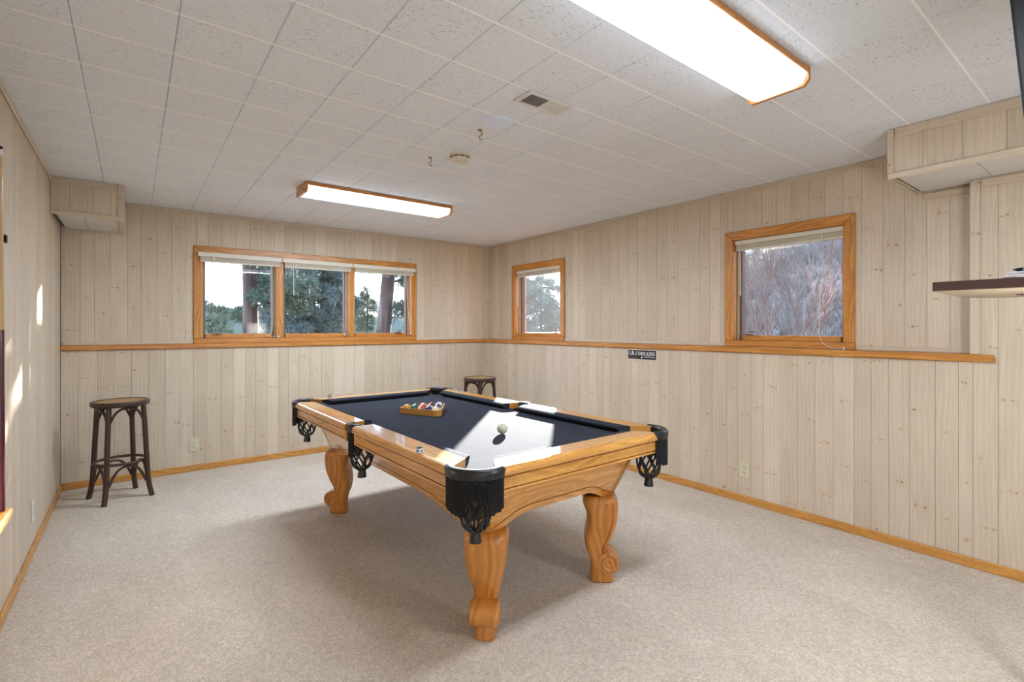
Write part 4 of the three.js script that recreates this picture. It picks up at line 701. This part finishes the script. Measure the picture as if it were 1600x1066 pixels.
// ---------------------------------------------------------------- outdoors
{
  const dirt = std({ map: tex(256, 256, (u, v, x, y) => { const L = (hash(x, y, 3) - 0.5) * 40 + (noise(u * 12, v * 12, 12, 12, 2) - 0.5) * 50; return [150 + L * 1.2, 138 + L * 1.2, 122 + L * 1.2]; }, true, 0.5, 0.5), roughness: 1 });
  const grid = (name, label, cat, x0, x1, z0, z1, nx, nz, f, mat) => { const P = [], I = [], U = []; for (let j = 0; j <= nz; j++) for (let i = 0; i <= nx; i++) { const x = mix(x0, x1, i / nx), z = mix(z0, z1, j / nz); P.push(x, f(x, z), z); U.push(x, z); } for (let j = 0; j < nz; j++) for (let i = 0; i < nx; i++) { const a = j * (nx + 1) + i; I.push(a, a + nx + 1, a + 1, a + 1, a + nx + 1, a + nx + 2); } const g = new THREE.BufferGeometry(); g.setAttribute('position', new THREE.Float32BufferAttribute(P, 3)); g.setAttribute('uv', new THREE.Float32BufferAttribute(U, 2)); g.setIndex(I); g.computeVertexNormals(); return tag(mesh(name, g, mat), label, cat, null, 'structure'); };
  globalThis.groundAt = (x, z) => { const bank = smooth(4.6, 14, x) * 3.6 * smooth(-9.5, -5.5, z) * (1 - smooth(6, 14, z)); return -0.6 - 0.10 * Math.max(0, -z - 6) + bank + 0.7 * smooth(3.9, 5.2, x) * smooth(-9, -5.5, z) + 0.12 * (noise(x * 0.7, z * 0.7, 999, 999, 5) - 0.5); };
  grid('ground', 'sloping dry ground around the house', 'ground', 4.0, 40, -60, 20, 60, 80, groundAt, dirt);
  grid('ground', 'dry ground falling away behind the back windows', 'ground', -30, 4.0, -60, -5.7, 40, 60, groundAt, dirt);
  grid('ground', 'level ground outside the added glass door', 'ground', -30, 4.0, 2.9, 20, 20, 10, groundAt, dirt);
  const hill = std({ color: 0x59604f, roughness: 1 });
  grid('hills', 'distant forested hills on the horizon', 'hills', -160, 260, -330, -240, 60, 8, (x, z) => { const t = (z + 330) / 90, h = 9 + 2.5 * Math.sin(x * 0.02 + 1) + 1.5 * Math.sin(x * 0.053) + 1 * noise(x * 0.08, 0, 999, 9, 3); return mix(h, -30, Math.pow(t, 1.2)); }, hill);
}
const needleGeo = (() => { const P = [], r = rng(4); for (let i = 0; i < 16; i++) { const a = r() * 6.283, e = (r() - 0.25) * 1.5, L = 0.10 + 0.05 * r(), d = new THREE.Vector3(Math.cos(a) * Math.cos(e), Math.sin(e), Math.sin(a) * Math.cos(e)), s = new THREE.Vector3(r() - 0.5, r() - 0.5, r() - 0.5).cross(d).normalize().multiplyScalar(0.006); P.push(s.x, s.y, s.z, -s.x, -s.y, -s.z, d.x * L, d.y * L, d.z * L); } const g = new THREE.BufferGeometry(); g.setAttribute('position', new THREE.Float32BufferAttribute(P, 3)); g.computeVertexNormals(); return g; })();
const barkM = std({ map: tex(128, 256, (u, v, x, y) => { const L = (noise(u * 14, v * 8, 14, 8, 4) - 0.5) * 60 + (hash(x, y, 3) - 0.5) * 16; return [84 + L * 0.8, 70 + L * 0.8, 63 + L * 0.8]; }, true, 3, 0.6), roughness: 1 });
const twigM = std({ color: 0x2e2722, roughness: 1 }), needleM = std({ color: 0xffffff, roughness: 0.9, side: THREE.DoubleSide });
function pine(label, x, z, o) {
  const y0 = groundAt(x, z) - 0.1, t = thing('pine_tree', label, 'tree', [x, y0, z], 0, 'pine trees outside the windows'), r = rng(o.seed), H = o.h, lean = o.lean ?? [0, 0];
  const axis = (h) => [lean[0] * h + 0.02 * Math.sin(h * 0.9), h, lean[1] * h];
  if (!o.noTrunk) { const pts = []; for (let k = 0; k <= 10; k++) pts.push(axis(H * k / 10)); const g = tube(pts, 1, 40, 12), p = g.attributes.position; for (let k = 0; k < p.count; k++) { const h = p.getY(k), a = axis(clamp(h, 0, H)), R = o.r * (1 - 0.75 * clamp(h / H)); p.setX(k, a[0] + (p.getX(k) - a[0]) * R); p.setZ(k, a[2] + (p.getZ(k) - a[2]) * R); } g.computeVertexNormals(); mesh('trunk', g, barkM, t); }
  const br = [], tufts = [];
  for (let i = 0; i < o.n; i++) {
    const f = mix(o.from, 1, (i + r()) / o.n), h = H * f, a = (o.aim ?? 0) + (o.spread ? (r() - 0.5) * o.spread : r() * 6.283), L = o.len * (0.55 + 0.6 * r()) * Math.pow(1.02 - f + (o.flat ?? 0.12), 0.6), b = axis(h), pts = [];
    for (let k = 0; k <= 4; k++) { const s = k / 4; pts.push([b[0] + Math.cos(a) * L * s, b[1] + L * (0.10 * s - 0.22 * s * s) + 0.1 * s * (r() - 0.5), b[2] + Math.sin(a) * L * s]); }
    br.push(tube(pts, 0.012 + 0.010 * L, 6, 5));
    const m = Math.round(o.dense * L);
    for (let k = 0; k < m; k++) { const s = Math.pow(r(), 0.6) * 0.9 + 0.1, q = Math.min(3, Math.floor(s * 4)), fr2 = s * 4 - q, sp = 0.10 + 0.13 * L * (0.4 + s); tufts.push([mix(pts[q][0], pts[q + 1][0], fr2) + (r() - 0.5) * sp * 1.6, mix(pts[q][1], pts[q + 1][1], fr2) + (r() - 0.35) * sp, mix(pts[q][2], pts[q + 1][2], fr2) + (r() - 0.5) * sp * 1.6]); }
  }
  mesh('branches', br, twigM, t, { kind: 'stuff' });
  const im = new THREE.InstancedMesh(needleGeo, needleM, tufts.length), m4 = new THREE.Matrix4(), q4 = new THREE.Quaternion(), col = new THREE.Color();
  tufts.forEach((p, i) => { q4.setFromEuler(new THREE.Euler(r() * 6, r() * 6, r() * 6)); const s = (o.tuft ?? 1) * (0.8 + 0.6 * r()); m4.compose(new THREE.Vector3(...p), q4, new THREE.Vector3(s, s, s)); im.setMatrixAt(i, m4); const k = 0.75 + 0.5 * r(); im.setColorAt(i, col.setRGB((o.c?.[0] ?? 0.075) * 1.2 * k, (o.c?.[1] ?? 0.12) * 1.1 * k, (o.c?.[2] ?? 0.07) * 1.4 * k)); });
  im.name = 'needles'; im.userData.kind = 'stuff'; im.castShadow = im.receiveShadow = true; t.add(im);
  return t;
}
const viewAt = (u, z) => { const r = ray(u, 512.67), k = z / r[2]; return r[0] * k; };   // x of a sight line at depth z
pine('thick dark pine trunk behind the left light of the triple window', viewAt(391, -13), -13, { seed: 1, h: 11, r: 0.21, from: 0.27, n: 46, len: 1.9, dense: 70, tuft: 1.3, aim: 0.2, spread: 3.6 });
pine('young sunlit pine at the left edge of the triple window', viewAt(330, -11), -11, { seed: 2, h: 2.95, r: 0.05, from: 0.3, n: 34, len: 0.75, dense: 90, c: [0.16, 0.22, 0.11], tuft: 1.1 });  // lighter needle colour stands in for sunlight on this tree
pine('dense bluish pine filling the middle light of the triple window', viewAt(488, -19), -19, { seed: 3, h: 13, r: 0.18, from: 0.2, n: 120, len: 2.0, dense: 80, c: [0.09, 0.135, 0.10], tuft: 1.9 });
pine('leaning bare pine trunk behind the right light of the triple window', viewAt(582, -12), -12, { seed: 4, h: 11, r: 0.22, lean: [0.11, 0.0], from: 0.36, n: 26, len: 2.6, dense: 60, tuft: 1.3 });
pine('small pine beside the leaning trunk', viewAt(574, -15), -15, { seed: 5, h: 4.1, r: 0.06, from: 0.2, n: 34, len: 0.7, dense: 70, c: [0.13, 0.18, 0.10] });
pine('slim pine at the right edge of the triple window', viewAt(637, -14), -14, { seed: 6, h: 10, r: 0.11, from: 0.3, n: 30, len: 0.8, dense: 50 });
pine('broad pine between the triple window and the fogged window', 7.1, -11.9, { seed: 7, h: 9, r: 0.2, from: 0.15, n: 90, len: 1.75, dense: 70, tuft: 1.3, flat: 0.3 });
pine('bushy pine beyond the fogged window', viewAt(845, -15), -15, { seed: 8, h: 4.9, r: 0.1, from: 0.1, n: 70, len: 1.9, dense: 50, c: [0.10, 0.15, 0.10], tuft: 1.5, flat: 0.35 });
pine('unseen bushy pine added between the fogged and brush windows to block sun', 9.3, -6.9, { seed: 9, h: 6.5, r: 0.14, from: 0.1, n: 80, len: 1.25, dense: 70, flat: 0.4, tuft: 1.2 });  // added behind the wall to keep sun out of the brush window
function shrub(label, x, z, o) { // leafless twiggy bush
  const t = thing('shrub', label, 'shrub', [x, groundAt(x, z) - 0.03, z], 0, 'bare shrubs on the bank'), r = rng(o.seed), gs = [];
  const grow = (p, d, L, R, lev) => { const pts = [p.toArray()], q = p.clone(), e = d.clone(); for (let k = 0; k < 3; k++) { e.add(new THREE.Vector3(r() - 0.5, r() - 0.35, r() - 0.5).multiplyScalar(0.35)).normalize(); q.addScaledVector(e, L / 3); pts.push(q.toArray()); if (lev && k) for (let b = 0; b < 2; b++) grow(q.clone(), e.clone().add(new THREE.Vector3(r() - 0.5, r() - 0.3, r() - 0.5).multiplyScalar(1.1)).normalize(), L * (0.45 + 0.2 * r()), R * 0.6, lev - 1); } gs.push(tube(pts, R, 4, 4)); };
  for (let i = 0; i < o.n; i++) { const a = r() * 6.283, s = 0.25 + 0.35 * r(); grow(new THREE.Vector3(Math.cos(a) * 0.1, 0, Math.sin(a) * 0.1), new THREE.Vector3(Math.cos(a) * s, 1, Math.sin(a) * s).normalize(), o.h * (0.6 + 0.4 * r()), 0.0052, 2); }
  mesh('twigs', gs, std({ color: o.c, roughness: 1 }), t, { kind: 'stuff' });
}
for (const [x, z, h, n, c, l] of [[6.6, -2.9, 1.5, 20, 0x8a6a5c, 'reddish bare shrub in the middle of the brush window'], [8.3, -1.9, 1.3, 16, 0x7c6d64, 'grey-brown bare shrub at the right of the brush window'], [7.4, -4.6, 1.0, 16, 0x96816f, 'tan bare shrub at the left of the brush window'], [9.8, -4.6, 1.2, 14, 0x6f655e, 'tall grey shrub high on the bank'], [10.4, -2.7, 1.2, 14, 0x77655c, 'tall brown shrub high on the bank']]) shrub(l, x, z, { seed: Math.round(x * 97 + z * 31), h, n, c });
{ // tufts of dry grass on the bank: nobody could count the blades
  const P = [], r = rng(12); for (let i = 0; i < 5; i++) { const a = r() * 6.28, L = 0.25 + 0.2 * r(), b = 0.15 + 0.25 * r(); P.push(0.006, 0, 0, -0.006, 0, 0, Math.cos(a) * b * L, L, Math.sin(a) * b * L); }
  const g = new THREE.BufferGeometry(); g.setAttribute('position', new THREE.Float32BufferAttribute(P, 3)); g.computeVertexNormals();
  const n = 14000, im = new THREE.InstancedMesh(g, std({ color: 0xffffff, roughness: 1, side: THREE.DoubleSide }), n), m = new THREE.Matrix4(), q = new THREE.Quaternion(), c = new THREE.Color();
  for (let i = 0; i < n; i++) { const x = 4.8 + r() * 9, z = -7 + r() * 7.5; q.setFromEuler(new THREE.Euler((r() - 0.5) * 0.6, r() * 6.28, (r() - 0.5) * 0.6)); const s = 0.5 + 0.7 * r(); m.compose(new THREE.Vector3(x, groundAt(x, z) - 0.02, z), q, new THREE.Vector3(s, s, s)); im.setMatrixAt(i, m); const k = 0.7 + 0.5 * r(); im.setColorAt(i, c.setRGB(0.30 * k, 0.26 * k, 0.21 * k)); }
  im.name = 'dry_grass'; tag(im, 'dry pale grass covering the bank outside', 'grass', null, 'stuff'); scene.add(im);
}
for (const [x, z, l] of [[12.2, -4.9, 0.05], [13.0, -2.9, -0.1], [14.6, -6.6, 0.02], [16.0, -4.4, 0.12], [14.9, -2.2, -0.05]]) { // slender leafless trunks at the top of the bank
  const t = thing('bare_tree', 'slender leafless tree at the top of the brushy bank', 'tree', [x, groundAt(x, z) - 0.05, z], 0, 'leafless trees on the bank'), r = rng(Math.round(x * 131 + z * 17)), br = [];
  mesh('trunk', tube([[0, 0, 0], [l, 1.4, 0.05], [l * 1.8, 3, 0], [l * 3, 5, 0.1]], 0.04, 20, 7), barkM, t);
  for (let i = 0; i < 16; i++) { const h = 0.8 + i * 0.24, a = r() * 6.28, L = 0.5 + 0.6 * r(), b = l * h / 1.6; br.push(tube([[b, h, 0], [b + Math.cos(a) * L * 0.5, h + 0.25, Math.sin(a) * L * 0.5], [b + Math.cos(a) * L, h + 0.55 + 0.3 * r(), Math.sin(a) * L]], 0.012, 5, 4)); }
  mesh('branches', br, twigM, t, { kind: 'stuff' });
}
renderer.render(scene, camera);
